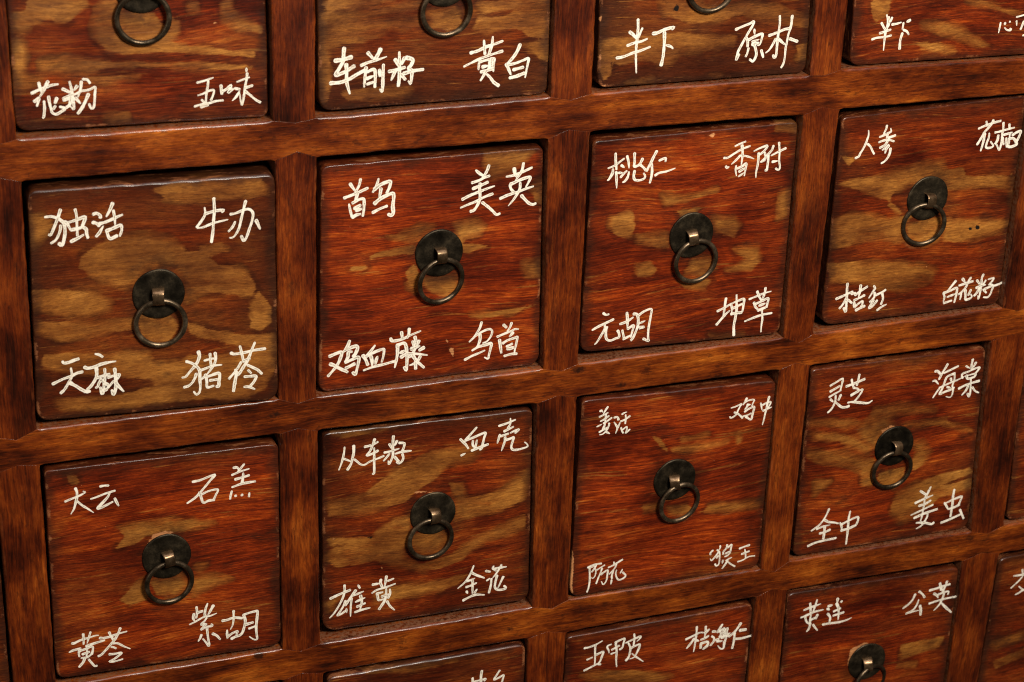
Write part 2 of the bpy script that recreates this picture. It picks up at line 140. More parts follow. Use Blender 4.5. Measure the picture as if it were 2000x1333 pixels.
('紫胡',1.65,'153,362 155,325 149,292;137,320 132,295 138,277;162,326 184,330;111,257 145,270 190,290 227,291 264,301;215,373 204,344 198,311 200,291;246,353 230,324 217,301;207,281 194,263 176,244 203,242 188,227 173,210 208,224;233,236 237,224 208,224;207,218 209,181 212,143 216,107 213,96 197,125 183,148;174,176 166,155 156,139;240,171 260,156 279,127;360,297 359,251 353,210 340,181;297,246 324,247 361,254 406,242;320,179 319,150 321,127;324,138 349,153 379,162 373,143;345,119 371,129 390,131 408,150 419,188 425,224 416,261;419,263 449,269 486,273 496,268 492,226 486,169 488,117 490,88 472,88 447,111;432,197 467,202;446,166 479,174'),
],
'C2':[
('从车籽',1.53,'-480,1218 -483,1186 -493,1139 -503,1108 -513,1082;-480,1145 -460,1134 -445,1124;-428,1219 -428,1178 -435,1144 -443,1110 -463,1077;-423,1134 -405,1115 -388,1098 -365,1092 -335,1107 -298,1117 -255,1130;-363,1204 -333,1207;-318,1211 -290,1223;-308,1242 -318,1211 -333,1175 -353,1148 -323,1154 -298,1164 -290,1168;-310,1188 -310,1139 -310,1084 -310,1034 -317,1027;-200,1245 -202,1204 -202,1163 -202,1128 -212,1096 -224,1073 -227,1093;-222,1199 -210,1173;-180,1212 -192,1186;-250,1151 -222,1153 -167,1163;-222,1139 -240,1117 -255,1100;-192,1115 -168,1084;-164,1199 -136,1192 -139,1167 -146,1147;-189,1134 -146,1141 -95,1139;-146,1125 -141,1099 -151,1079 -166,1070 -179,1080'),
('血壳',1.54,'289,1229 260,1197 225,1158;195,1168 213,1147 228,1129 243,1103;225,1156 273,1169 322,1185 344,1187 337,1160 330,1127 324,1094 314,1085;269,1149 269,1123 275,1109;293,1148 289,1125 284,1105;202,1065 226,1074;265,1087 299,1097 360,1112;491,1257 492,1226 478,1199;424,1220 468,1229 521,1245;457,1181 510,1202;430,1162 424,1139 417,1111;438,1153 480,1162;494,1165 519,1175 546,1181 524,1161;463,1141 459,1108 443,1058;464,1123 496,1129 515,1134 509,1108 502,1075 513,1055 543,1051 585,1057 602,1063 597,1079 584,1092'),
('雄黄',1.61,'-483,332 -483,292 -493,252 -518,200 -546,157 -571,131;-565,260 -513,278 -451,295;-478,227 -493,190 -514,157 -526,139 -501,146 -481,159;-473,175 -471,149;-418,286 -436,261 -458,229 -478,199;-441,237 -446,193 -448,145 -448,119;-403,320 -393,299;-433,255 -401,263 -371,272;-388,244 -381,209 -386,176 -391,157;-418,210 -363,228;-408,177 -363,191;-421,142 -383,150 -333,155;-315,307 -275,308;-225,316 -192,325;-268,330 -270,310 -260,283;-235,346 -240,313 -245,280;-320,252 -288,268 -237,276 -182,289;-290,243 -285,214 -280,196 -249,199;-287,243 -257,246;-235,267 -237,228 -244,189 -262,159 -277,136;-214,258 -212,229 -224,203;-260,218 -217,227;-229,178 -211,143 -185,113'),
('金花',1.54,'294,324 283,292 266,255 240,220 200,188;281,282 311,260 362,231;251,228 278,231 303,239;252,188 284,195 313,205;290,224 291,181 292,139;255,158 262,142;318,161 305,141;236,101 270,115 310,125 365,115;372,276 397,267;418,300 414,286 433,268;466,299 451,272 434,245 414,221;419,283 457,283 498,283;378,210 398,222;407,215 404,173 394,125;441,232 433,193 430,156 446,136 474,131 496,134 498,144 489,153;480,217 467,187 450,148'),
],
'C3':[
('姜活',1.23,'-494,1249 -487,1254 -479,1242;-449,1270 -460,1253 -473,1230;-497,1213 -473,1222 -445,1233;-489,1184 -466,1193 -440,1210;-510,1152 -482,1162;-468,1168 -447,1179 -421,1196;-457,1222 -459,1194 -459,1166;-459,1163 -465,1147 -471,1131;-434,1162 -436,1144 -449,1118 -470,1099 -491,1097;-492,1115 -471,1125 -443,1136;-452,1111 -428,1096;-403,1195 -385,1196 -377,1178;-403,1165 -389,1143 -381,1123 -390,1091;-366,1158 -377,1126;-355,1210 -341,1217 -327,1219;-361,1165 -333,1173 -307,1190;-333,1201 -331,1175 -333,1146;-357,1121 -350,1101 -342,1087;-344,1110 -332,1119 -321,1125 -320,1106 -326,1083 -302,1103'),
('鸡中',1.36,'349,1147 379,1152 416,1164 406,1148 393,1120 387,1101 370,1087 351,1080 345,1089;373,1113 393,1104 413,1086 428,1069;445,1194 437,1176 426,1157;438,1170 463,1181 496,1179 490,1159 484,1140;456,1154 452,1139 440,1124;455,1152 474,1150;441,1109 467,1124 500,1132 497,1104 492,1073 490,1054 479,1052 452,1073;431,1080 461,1083 483,1091;542,1149 548,1127 554,1105;553,1134 579,1146 607,1149 605,1132 595,1115;563,1097 592,1106 616,1113;594,1183 588,1148 583,1107 577,1070 572,1032 566,1002'),
('防花',1.12,'-517,215 -489,226 -463,228 -432,227;-507,209 -504,168 -502,122 -506,78 -515,45;-505,211 -478,219 -463,226 -475,201 -490,181;-468,195 -465,172 -470,146 -484,133 -490,141;-459,187 -435,200 -410,212;-426,192 -433,166 -446,132 -458,94;-430,152 -407,166 -387,173 -389,140 -393,102 -411,78 -425,101;-385,191 -354,201 -319,218 -296,229;-351,223 -346,200;-333,202 -342,181 -358,161 -376,144;-352,160 -359,130 -358,111;-359,98 -362,71;-331,163 -334,137 -326,110 -312,92 -286,96 -268,113 -287,139;-292,161 -304,138'),
('狼王',1.22,'305,184 291,171 292,158;354,208 354,193 348,183;336,183 352,165 356,134 357,99 353,78 339,70 329,84;345,166 332,147 314,124 302,115 293,128;345,140 336,127;400,206 400,189 379,162 380,145;408,189 431,205 429,179 424,148 409,131 392,127;397,148 419,157;380,103 379,82;439,112 419,105 397,96;412,96 401,74 380,45;412,89 439,64 466,44;489,166 522,174 553,179;526,151 533,117 536,88;507,124 555,135;485,74 516,79 556,96 598,95'),
],
'C4':[
('灵芝',1.68,'-473,1188 -440,1203 -395,1223 -394,1194 -398,1165 -401,1146;-468,1149 -440,1161 -409,1176;-472,1112 -436,1129 -396,1145;-430,1114 -428,1082 -437,1049 -452,1024 -470,1009;-462,1094 -445,1077;-395,1113 -406,1083;-425,1071 -402,1048 -378,1030 -352,1026 -330,1030;-361,1167 -307,1179 -242,1198;-330,1206 -322,1178 -311,1152;-281,1233 -284,1197 -290,1164;-311,1150 -285,1141 -268,1127 -246,1128 -262,1096 -282,1070 -293,1057;-321,1102 -275,1123;-340,1054 -313,1055 -266,1045 -201,1031 -170,1043'),
('海棠',1.58,'257,1179 273,1177 291,1159;248,1113 266,1113 290,1087;337,1214 323,1187 306,1157 291,1122;319,1158 364,1173 416,1191;263,999 280,1026 302,1058;302,1061 339,1073 389,1088 427,1097 477,1115;397,1144 381,1141 344,1127 332,1089 321,1050 308,1017 345,1027 386,1036 406,1046;397,1144 402,1103 393,1060 402,1034 399,996 386,983 358,992;375,1112 384,1089;357,1058 379,1049;516,1221 513,1187 517,1162;475,1183 504,1164;541,1196 529,1170;460,1105 453,1131 499,1144 536,1156 575,1161 565,1142 551,1127;487,1116 498,1095 532,1097 547,1103 549,1122 490,1116;444,1035 486,1051 537,1061 584,1067;523,1086 527,1040 531,995 525,968 514,987;508,1043 497,1015 472,986;542,1028 567,999 593,985'),
('全中',1.67,'-388,329 -401,293 -423,252 -451,221 -497,194;-411,255 -380,235 -347,227 -309,213;-459,200 -418,210 -368,213;-435,164 -402,167 -366,178;-405,200 -404,165 -406,121;-510,88 -456,103 -395,107 -317,110;-234,286 -239,240 -238,190 -236,128 -237,53;-297,215 -284,186 -281,158;-284,203 -225,225 -177,236 -170,215 -178,185;-281,158 -230,164 -183,178'),
('姜虫',1.69,'262,345 287,327 309,310;335,363 323,332 306,294;237,264 293,282 358,299;268,239 307,244 346,262;302,278 302,239 300,190 297,148 292,127;215,180 276,199 368,228;243,155 308,174 404,191;337,183 337,147 319,111 300,87 268,73;262,116 296,112 337,102 376,87 392,95;514,311 512,270 515,208 514,152 513,119;455,227 474,198 488,176;459,223 510,239 576,253 572,226 564,199;488,176 533,183 565,194;450,85 502,96 584,120;579,155 595,124 615,87'),
],
'D2':[
('牛乌',1.57,'288,1132 287,1092 276,1062;345,1171 341,1139 341,1090 342,1015;290,1108 333,1108 370,1112 363,1100;458,1153 442,1127 424,1094 458,1104 485,1115 480,1086 470,1047'),
],
'D3':[
('五甲皮',1.47,'-500,1204 -469,1205 -427,1215 -386,1233;-430,1213 -430,1169 -427,1117 -427,1073;-479,1117 -446,1126;-419,1141 -396,1149 -374,1153 -382,1121 -392,1089 -406,1071 -389,1065;-494,1042 -466,1052 -434,1064 -406,1074;-325,1197 -346,1191 -350,1179 -339,1156 -336,1137;-297,1205 -269,1215 -238,1221 -242,1194 -249,1159 -265,1149;-294,1194 -286,1140 -285,1075 -279,1025;-318,1157 -271,1176;-321,1127 -295,1132;-227,1188 -197,1198 -161,1209 -131,1216 -135,1201 -153,1184;-175,1240 -171,1208 -175,1157;-210,1182 -196,1148 -196,1109 -204,1077 -219,1059;-193,1143 -165,1153 -134,1159 -137,1131 -150,1098 -165,1072 -193,1065;-181,1101 -158,1078 -128,1051 -102,1028'),
('桔海仁',1.74,'249,1209 250,1164 248,1120 245,1075 240,1031;182,1133 226,1148 272,1163 304,1157;236,1125 216,1096 190,1065;251,1113 268,1104;311,1200 312,1158 309,1123;317,1160 336,1175;285,1110 312,1116 334,1127;287,1082 287,1049;287,1082 332,1085 331,1058 305,1037 337,1054;363,1154 380,1151;360,1119 375,1104 374,1080 354,1054;380,1085 407,1091;424,1193 407,1164 395,1142;408,1145 441,1166;420,1137 418,1101;441,1157 439,1121 456,1112;461,1156 459,1117 484,1119;411,1109 454,1103 477,1102;427,1094 458,1094 450,1059 447,1017 428,1015 406,1041;400,1075 434,1071;553,1177 533,1145 512,1119 480,1095;516,1112 516,1076 514,1037 508,1002;554,1126 592,1125;525,1068 571,1065 633,1071'),
],
'D4':[
('黄莲',1.72,'-499,1198 -452,1209 -384,1222;-460,1239 -454,1202 -450,1170;-413,1257 -419,1227 -432,1174;-515,1146 -470,1157 -425,1170 -362,1175;-487,1148 -477,1117 -461,1094 -439,1083;-399,1143 -408,1118;-443,1168 -448,1128 -445,1079 -451,1049 -462,1034;-444,1115 -415,1124;-422,1074 -402,1046 -386,1026;-325,1194 -299,1197;-330,1176 -317,1166;-264,1236 -264,1212;-236,1211 -227,1214;-267,1203 -255,1176;-282,1147 -237,1161;-281,1116 -244,1121 -210,1126;-253,1176 -245,1126 -244,1077;-323,1136 -304,1108 -305,1074;-350,1063 -296,1062 -237,1058 -179,1064 -147,1075'),
('公英',1.78,'308,1162 293,1123 266,1095 231,1073;337,1178 360,1158 382,1128;340,1115 330,1077 304,1043 255,1026 318,1033 351,1034;357,1067 367,1031 369,997;417,1173 452,1177 490,1183 561,1193;486,1212 495,1185 503,1162;537,1216 529,1184 516,1147;452,1141 472,1126 485,1106;485,1129 522,1138 558,1139 558,1118;425,1072 478,1081 542,1087 620,1088;528,1132 520,1094 507,1057 490,1034 467,1012;515,1061 557,1016 602,973'),
],
'D5':[
('交',1.51,'-408,1205 -399,1172;-468,1168 -422,1166 -371,1167;-396,1155 -420,1125 -449,1099 -474,1077;-415,1079 -383,1050 -337,1021;-378,1045 -405,1029 -434,1018'),
],
}
WORN={
'A1':'-524,683 -255,666 -253,636 -303,601 -355,567 -406,567 -427,587 -522,559 -541,602;-604,621 -540,617 -523,541 -574,529 -602,546;-609,494 -570,491 -555,437 -559,385 -573,332 -561,293 -504,285 -571,256 -614,267 -609,388;-161,660 -214,618 -232,551 -222,482 -166,417 -93,389 56,386 207,375 552,327 552,343 284,393 118,420 180,470 190,523 153,549 136,489 64,570 -83,595 -110,657;-491,372 -374,383 -272,360 -21,337 358,302 550,272 434,272 129,307 -171,325 -276,302 -392,323 -479,333;389,603 443,622 450,576 517,509 601,473 593,450 485,473 418,524;239,620 276,621 279,579 241,585;-277,279 -24,272 -47,258 -248,265;-184,76 -85,88 -87,53 -170,44',
'A2':'-601,585 -459,592 -219,585 -523,549 -554,535;-554,512 -379,516 -138,556 -73,560 -89,529 -299,511 -459,490 -539,495;-571,465 -379,469 -218,474 -72,480 -63,448 -299,431 -491,413 -555,425;-595,404 -379,401 -258,405 -379,373 -555,369;443,471 613,476 636,319 516,344 446,389 278,384 210,405 234,452 360,452;232,525 399,538 611,525 527,506 275,482;-602,523 -562,536 -571,363 -548,201 -573,57 -597,83 -607,365;-39,502 108,508 152,417 69,398 -14,428;-500,116 -297,116 -133,87 -297,67 -460,72;492,296 620,312 642,194 581,215',
'A3':'-258,475 -51,454 -3,409 136,383 224,419 410,399 554,356 653,306 638,264 514,290 369,342 228,368 93,352 -42,336 -134,359 -226,398;-555,279 -307,278 -128,283 55,253 203,243 188,192 -30,182 -122,189 -155,149 -207,119 -335,154 -477,139 -568,188 -580,247;-597,248 -536,244 -527,92 -561,60 -591,122;-435,34 -292,39 -308,15 -416,15;72,37 147,31 111,12;583,164 648,177 647,90 591,85',
'A4':'-483,402 -367,395 -376,308 -439,278 -475,332;-144,249 17,229 143,185 232,125 320,83 259,83 131,133 -27,188 -140,222;137,363 250,347 358,296 504,268 445,259 306,308 200,341;-178,137 -17,116 89,73 -42,82 -146,117',
'B1':'14,1260 169,1287 309,1292 560,1262 590,1192 479,1177 243,1174 74,1206;-353,932 -274,983 -150,1012 -35,1017 96,980 156,923 145,840 -3,847 -83,796 -148,735 -238,787 -313,828 -371,876;140,908 234,899 326,813 437,785 484,745 515,682 498,623 338,666 227,678 161,633 149,729 121,809;243,923 345,930 376,902 296,876 241,890;-620,769 -439,758 -304,718 -229,676 -247,627 -356,605 -462,633 -552,660 -619,676;-594,589 -404,576 -251,550 -126,553 -120,509 -253,507 -393,497 -486,482 -553,516 -604,556;-602,1162 -543,1156 -492,1127 -525,1073 -589,1014 -607,1081;531,645 594,551 592,463 542,425 494,448 488,563;-93,575 64,566 109,500 58,419 -37,421 -81,487;157,504 299,444 460,399 607,391 606,320 459,337 298,400 179,440;-583,402 -475,407 -337,381 -196,382 -56,357 -26,300 117,292 166,321 376,296 607,349 612,196 570,138 552,86 452,35 206,66 -116,72 -315,71 -509,105 -530,143 -475,153 -319,142 -177,142 49,176 129,184 -188,241 -420,287 -542,328 -587,351',
'B2':'299,1292 562,1276 519,1228 390,1171 338,1150 283,1242;-252,882 -124,885 -73,915 5,906 -72,844 -123,833;-294,791 -209,807 -97,812 -106,769 -209,772 -337,769;135,901 239,916 293,874 276,841 180,816 172,781 314,765 209,732 164,746;-139,666 -96,697 -69,631 -77,542 -121,575;-43,619 132,616 169,557 99,493 11,531 -42,583;-430,727 -362,724 -379,712 -447,716;561,1067 613,1105 636,970 599,992;532,641 640,637 635,546 553,565;235,357 505,369 651,388 506,350 281,337',
'B3':'-170,945 -57,925 166,958 158,940 -9,911 -148,898;-478,858 -350,872 -327,788 -351,727 -435,745 -475,804;-314,732 -136,722 -112,637 -226,658 -302,685;-313,556 -219,555 -179,514 -194,469 -289,479;152,775 277,772 319,721 286,659 187,698;293,583 448,576 466,489 422,436 265,454 302,469 387,507 335,541;-70,844 80,856 25,825 -49,814;47,545 162,541 186,472 122,432 13,483;555,892 612,905 617,756 559,743;-20,420 172,408 127,365 2,380;181,60 243,13 399,33 232,34;504,1316 638,1313 645,1250 499,1271',
'B4':'-556,913 -459,931 -279,933 -63,987 101,981 139,930 253,929 281,879 643,844 652,785 374,812 165,814 106,867 -97,858 -204,822 -215,747 -127,690 -230,786 -452,874;-591,691 -474,716 -352,708 -204,660 -103,668 -24,689 -79,637 -105,524 -232,557 -354,551 -452,523 -573,527;-15,621 149,633 147,497 47,468 -64,519 -75,608;178,571 193,618 407,586 678,558 577,519 425,467 276,473 189,492;-581,422 -336,404 -34,370 153,299 141,231 -63,195 -221,214 -278,260 -436,298 -549,311;597,868 672,793 671,598 631,651;-555,1079 -474,1063 -509,1020',
'C1':'-243,932 -143,953 23,944 273,882 188,868 86,856 -106,861 -149,830 -265,812 -213,870;-93,579 76,578 108,513 29,459 -63,486;-257,483 -159,591 -125,605 -121,516 -115,466 -208,454;143,546 263,544 348,518 218,483 139,448;163,630 214,631 179,598;-498,1293 -459,1287 -445,1239 -485,1236',
'C2':'-564,1332 -372,1333 -195,1326 -106,1323 -284,1291 -494,1284 -546,1301;-575,882 -371,899 -264,979 -148,1049 -14,1097 122,1116 333,1104 261,1026 133,1016 34,933 -65,879 -119,819 -236,808 -407,786 -567,803;135,897 210,876 239,781 454,787 600,894 588,715 457,675 252,648 177,660 174,791;-299,646 -191,708 -100,723 -99,642 -107,553 -134,497 -133,436 -22,386 52,403 163,425 349,516 602,607 604,535 368,493 276,437 230,383 90,345 -50,360 -188,415 -316,468 -515,462 -604,528 -551,579 -443,600 -568,611 -586,664 -461,633 -317,619;-297,250 -187,271 -2,258 261,274 187,214 93,189 -187,188 -297,198;-607,234 -498,276 -571,187;-89,600 86,591 124,534 70,462 -23,468 -79,528',
'C3':'-147,1030 -106,1013 -51,924 -93,961;-21,929 138,925 340,925 140,904 -11,918;34,992 203,991 45,975;407,966 431,921 417,907;-186,576 -77,578 -84,538 -164,541;252,502 427,493 605,474 588,435 380,449 234,473;-24,545 97,535 151,494 71,476 -1,499',
'C4':'-227,888 -170,942 -153,981 18,986 265,928 291,903 25,933 -36,900 -8,854 -86,781 -109,711 -216,791;-595,965 -426,949 -229,898 -357,908 -572,941;92,838 367,828 583,719 395,792 205,810;-576,879 -415,854 -260,798 -133,725 -159,676 -367,804 -540,842;-585,765 -402,736 -246,679 -110,625 -100,452 -165,452 -189,563 -282,621 -500,668 -579,712;-53,519 11,530 120,534 127,479 59,414 -21,438 -60,488;165,699 230,699 286,615 253,534 191,501 172,558 196,630;101,341 225,408 389,435 611,454 628,418 453,381 239,307 109,274 71,314;-507,531 -401,534 -449,489 -499,454;73,299 238,315 624,371 644,312 411,274 236,160 149,142 62,213;644,156 690,304 708,111 673,38',
'D3':'-523,1011 -340,1007 -132,964 102,882 41,860 -356,920',
'D4':'253,789 576,785 550,718 267,680;249,636 388,631 381,597',
'D2':'-387,1318 -107,1294 178,1281 -106,1273 -368,1293',
'D5':'-523,511 -293,563 -285,513 -491,456;-558,663 -317,713 -307,651 -516,619',
}
CHIPS={
'C3':'-640,223 -622,356 -611,260 -614,112 -602,35 -623,55;-139,-7 -48,1 51,-19 -36,-13 -118,-19;180,-28 378,-24 264,-30;322,402 335,397 333,387',
'C1':'-108,804 -86,838 -64,863 3,874 49,861 27,851 -48,843 -79,813',
'D4':'-135,714 -126,830 -28,862 53,838 -37,838 -104,790 -105,673',
'B3':'75,1277 120,1290 131,1276 104,1261',
'B2':'110,187 141,175 137,120 118,150;86,247 106,231 100,213',
'A1':'356,511 372,515 373,507 361,504',
'C2':'-92,864 -47,876 81,844 166,773 147,776 72,836 -38,863;-559,652 -537,652 -537,640 -555,641;-506,613 -488,610 -497,599;-430,538 -416,537 -421,526;-271,414 -254,411 -261,397',
'C4':'-80,823 -18,850 60,831 -16,832 -67,805',
'A2':'203,10 229,13 229,0;459,15 554,23 529,1 468,2',
'A3':'-610,407 -593,410 -594,373 -606,382;-604,207 -586,206 -588,164;-577,28 -537,29 -549,13',
'D3':'-610,1347 -459,1334 -419,1337 -439,1330 -579,1328',
}
HOLES={
'B4':'346,544 355,554 371,547 373,535 361,528;394,548 402,562 420,555 427,541 416,528 398,534',
'C2':'-353,625 -308,629 -317,613 -339,611',
'A3':'-187,413 -167,445 -148,431 -155,406',
}


def pts(s):
    return np.array([[float(v) for v in p.split(',')] for p in s.split()]) * 0.1      # -> mm


# ---------------------------------------------------------------- small node helpers
class NT:
    def __init__(self, name):
        self.m = bpy.data.materials.new(name)
        self.m.use_nodes = True
        self.t = self.m.node_tree
        self.b = self.t.nodes['Principled BSDF']

    def n(self, typ, **kw):
        nd = self.t.nodes.new(typ)
        for k, v in kw.items():
            setattr(nd, k, v)
        return nd

    def l(self, a, b):
        if isinstance(a, (int, float)):
            b.default_value = a
        elif isinstance(a, tuple):
            b.default_value = a + (1.0,) if len(a) == 3 and b.type == 'RGBA' else a
        else:
            self.t.links.new(a, b)

    def math(self, op, a, b=0.0, c=0.0, clamp=False):
        nd = self.n('ShaderNodeMath', operation=op, use_clamp=clamp)
        self.l(a, nd.inputs[0]); self.l(b, nd.inputs[1]); self.l(c, nd.inputs[2])
        return nd.outputs[0]

    def step(self, x, lo, hi):
        nd = self.n('ShaderNodeMapRange', interpolation_type='SMOOTHSTEP')
        self.l(x, nd.inputs[0]); nd.inputs[1].default_value = lo; nd.inputs[2].default_value = hi
        return nd.outputs[0]

    def mix(self, f, a, b, mode='MIX'):
        nd = self.n('ShaderNodeMix', data_type='RGBA', blend_type=mode)
        self.l(f, nd.inputs[0]); self.l(a, nd.inputs[6]); self.l(b, nd.inputs[7])
        return nd.outputs[2]

    def attr(self, name):
        return self.n('ShaderNodeAttribute', attribute_name=name).outputs[2]

    def noise(self, vec, scale, detail=4.0, rough=0.55, dist=0.0):
        nd = self.n('ShaderNodeTexNoise')
        self.l(vec, nd.inputs['Vector'])
        nd.inputs['Scale'].default_value = scale
        nd.inputs['Detail'].default_value = detail
        nd.inputs['Roughness'].default_value = rough
        nd.inputs['Distortion'].default_value = dist
        return nd.outputs[0]

    def vmul(self, v, s):
        nd = self.n('ShaderNodeVectorMath', operation='MULTIPLY')
        self.l(v, nd.inputs[0]); nd.inputs[1].default_value = s
        return nd.outputs[0]

    def vadd(self, a, b):
        nd = self.n('ShaderNodeVectorMath', operation='ADD')
        self.l(a, nd.inputs[0]); self.l(b, nd.inputs[1])
        return nd.outputs[0]

    def ramp(self, f, stops):
        nd = self.n('ShaderNodeValToRGB')
        self.l(f, nd.inputs[0])
        e = nd.color_ramp.elements
        while len(e) < len(stops):
            e.new(0.5)
        for el, (p, c) in zip(e, stops):
            el.position = p; el.color = c + (1.0,)
        return nd.outputs[0]

    def coords(self):
        """object space in millimetres, shifted per object so no two boards share a grain"""
        tc = self.n('ShaderNodeTexCoord').outputs['Object']
        mm = self.vmul(tc, (1000, 1000, 1000))
        rnd = self.n('ShaderNodeObjectInfo').outputs['Random']
        cb = self.n('ShaderNodeCombineXYZ')
        self.l(self.math('MULTIPLY', rnd, 911.0), cb.inputs[0])
        self.l(self.math('MULTIPLY', rnd, 377.0), cb.inputs[1])
        self.l(self.math('MULTIPLY', rnd, 653.0), cb.inputs[2])
        return self.vadd(mm, cb.outputs[0])

    def bump(self, h, strength, dist, normal=None):
        nd = self.n('ShaderNodeBump')
        nd.inputs['Strength'].default_value = strength
        nd.inputs['Distance'].default_value = dist
        self.l(h, nd.inputs['Height'])
        if normal is not None:
            self.l(normal, nd.inputs['Normal'])
        return nd.outputs[0]


# ---------------------------------------------------------------- materials
def wood_fields(N, along_x, flow=9.0, fx=0.010, fz=0.020):
    """warped grain fields shared by both woods; grain runs along x or along z"""
    P = N.coords()
    s = (lambda a, b: (a, 0.3, b)) if along_x else (lambda a, b: (b, 0.3, a))
    warp = N.math('MULTIPLY', N.math('SUBTRACT', N.noise(N.vmul(P, s(fx, fz)), 1.0, 2.0, 0.45), 0.5), flow)
    cb = N.n('ShaderNodeCombineXYZ')
    N.l(warp, cb.inputs[2 if along_x else 0])
    G = N.vadd(P, cb.outputs[0])
    rnd = N.n('ShaderNodeObjectInfo').outputs['Random']
    sc_ = N.n('ShaderNodeVectorMath', operation='SCALE')
    N.l(G, sc_.inputs[0])
    N.l(N.math('ADD', 0.62, N.math('MULTIPLY', N.math('FRACT', N.math('MULTIPLY', rnd, 7.31)), 0.75)), sc_.inputs[3])
    G = sc_.outputs[0]
    coarse = N.noise(N.vmul(G, s(0.010, 0.20)), 1.0, 6.0, 0.68)
    fine = N.noise(N.vmul(G, s(0.065, 1.9)), 1.0, 6.0, 0.74, 0.25)
    pore = N.noise(N.vmul(G, s(0.13, 3.4)), 1.0, 3.0, 0.6, 0.3)
    blot = N.noise(N.vmul(P, s(0.020, 0.034)), 1.0, 4.0, 0.6)
    grit = N.noise(P, 0.55, 4.0, 0.65)
    return P, G, coarse, fine, pore, blot, grit


def drawer_wood():
    N = NT('worn_red_lacquer')
    P, G, coarse, fine, pore, blot, grit = wood_fields(N, True, 17.0, 0.010, 0.018)
    worn, edge, chip, hole, tone, rub, hand = (N.attr(a) for a in ('worn', 'edge', 'chip', 'hole', 'tone', 'rub', 'hand'))
    streak = N.math('ADD', N.math('MULTIPLY', fine, 0.58), N.math('MULTIPLY', coarse, 0.42))
    streak = N.math('ADD', 0.5, N.math('MULTIPLY', N.math('SUBTRACT', streak, 0.5), 1.02))
    tan_f = N.math('ADD', N.math('MULTIPLY', coarse, 0.27), N.math('ADD', N.math('MULTIPLY', fine, 0.23), N.math('MULTIPLY', blot, 0.50)))
    streak = N.math('ADD', streak, N.math('MULTIPLY', N.math('SUBTRACT', blot, 0.5), 0.42))
    red = N.ramp(streak, [(0.30, (0.024, 0.0042, 0.0016)), (0.42, (0.082, 0.0095, 0.0022)),
                          (0.50, (0.165, 0.0180, 0.0022)), (0.585, (0.310, 0.044, 0.0038)), (0.69, (0.54, 0.145, 0.016))])
    brown = N.ramp(streak, [(0.30, (0.020, 0.0055, 0.0019)), (0.43, (0.062, 0.0140, 0.0032)),
                            (0.53, (0.115, 0.0270, 0.0045)), (0.66, (0.210, 0.062, 0.0095))])
    lac = N.mix(N.math('ADD', tone, N.math('MULTIPLY', N.math('SUBTRACT', blot, 0.5), 2.4), clamp=True), red, brown)
    tan = N.ramp(tan_f, [(0.36, (0.060, 0.0165, 0.0032)), (0.45, (0.185, 0.060, 0.0090)), (0.55, (0.320, 0.128, 0.0210)), (0.67, (0.47, 0.210, 0.042))])
    # signed distance of the worn patches, roughened along the grain and thresholded hard
    wob = N.math('ADD', N.math('MULTIPLY', N.math('SUBTRACT', N.noise(N.vmul(G, (0.10, 0.3, 0.30)), 1.0, 5.0, 0.68), 0.5), 4.2),
                 N.math('MULTIPLY', N.math('SUBTRACT', fine, 0.5), 2.8))
    soft = N.math('ADD', 0.45, N.math('MULTIPLY', N.step(N.noise(N.vmul(P, (0.03, 0.3, 0.05)), 1.0, 2.0), 0.42, 0.62), 2.8))
    ws = N.math('ADD', worn, N.math('ADD', wob, 0.5))
    wm = N.math('ADD', 0.5, N.math('DIVIDE', ws, N.math('MULTIPLY', soft, 2.0)), clamp=True)
    # darker, stained rim of lacquer that clings round each rubbed patch
    rim = N.math('MULTIPLY', N.math('SUBTRACT', 1.0, N.step(N.math('ABSOLUTE', N.math('ADD', ws, 1.3)), 0.3, 2.2)),
                 N.step(N.noise(N.vmul(P, (0.05, 0.3, 0.09)), 1.0, 3.0), 0.42, 0.60))
    # the old dark finish survives towards the rims of the boards, where no hand has polished it off
    keep = N.math('SUBTRACT', 1.0, N.step(N.math('ADD', edge, N.math('MULTIPLY', N.math('SUBTRACT', N.noise(N.vmul(P, (0.016, 0.3, 0.030)), 1.0, 5.0, 0.6), 0.5), 70.0)), 2.0, 24.0))
    lac = N.mix(N.math('MULTIPLY', keep, N.math('ADD', 0.26, N.math('MULTIPLY', tone, 0.55), clamp=True)), lac, (0.036, 0.0085, 0.0026))
    lac = N.mix(N.math('MULTIPLY', rim, 0.50), lac, (0.026, 0.0075, 0.0028))
    mott = N.step(N.noise(N.vmul(G, (0.040, 0.3, 0.13)), 1.0, 5.0, 0.66), 0.30, 0.50)
    wm = N.math('MULTIPLY', wm, N.math('ADD', 0.50, N.math('MULTIPLY', mott, 0.50)))
    wm = N.math('MULTIPLY', wm, N.math('SUBTRACT', 1.04, N.math('MULTIPLY', tone, 0.30)), clamp=True)
    # thin stray rubbed streaks everywhere
    stray = N.step(N.math('ADD', N.noise(N.vmul(G, (0.028, 0.3, 0.62)), 1.0, 3.0, 0.55),
                          N.math('MULTIPLY', N.math('SUBTRACT', grit, 0.5), 0.12)), 0.635, 0.70)
    wm = N.math('MAXIMUM', wm, N.math('MULTIPLY', stray, 0.6))
    c = N.mix(wm, lac, tan)
    # faint cloudy handling stains and dark water marks
    stain = N.step(N.noise(N.vmul(P, (0.03, 0.3, 0.06)), 1.0, 5.0, 0.65), 0.60, 0.72)
    c = N.mix(N.math('MULTIPLY', stain, 0.55), c, (0.024, 0.0095, 0.0045))
    # dark handling grime round the edge of the board, broken up
    e = N.math('ADD', edge, N.math('MULTIPLY', N.math('SUBTRACT', N.noise(N.vmul(P, (0.06, 0.3, 0.06)), 1.0, 4.0, 0.6), 0.5), 15.0))
    ed = N.math('SUBTRACT', 1.0, N.step(e, 0.4, 6.5))
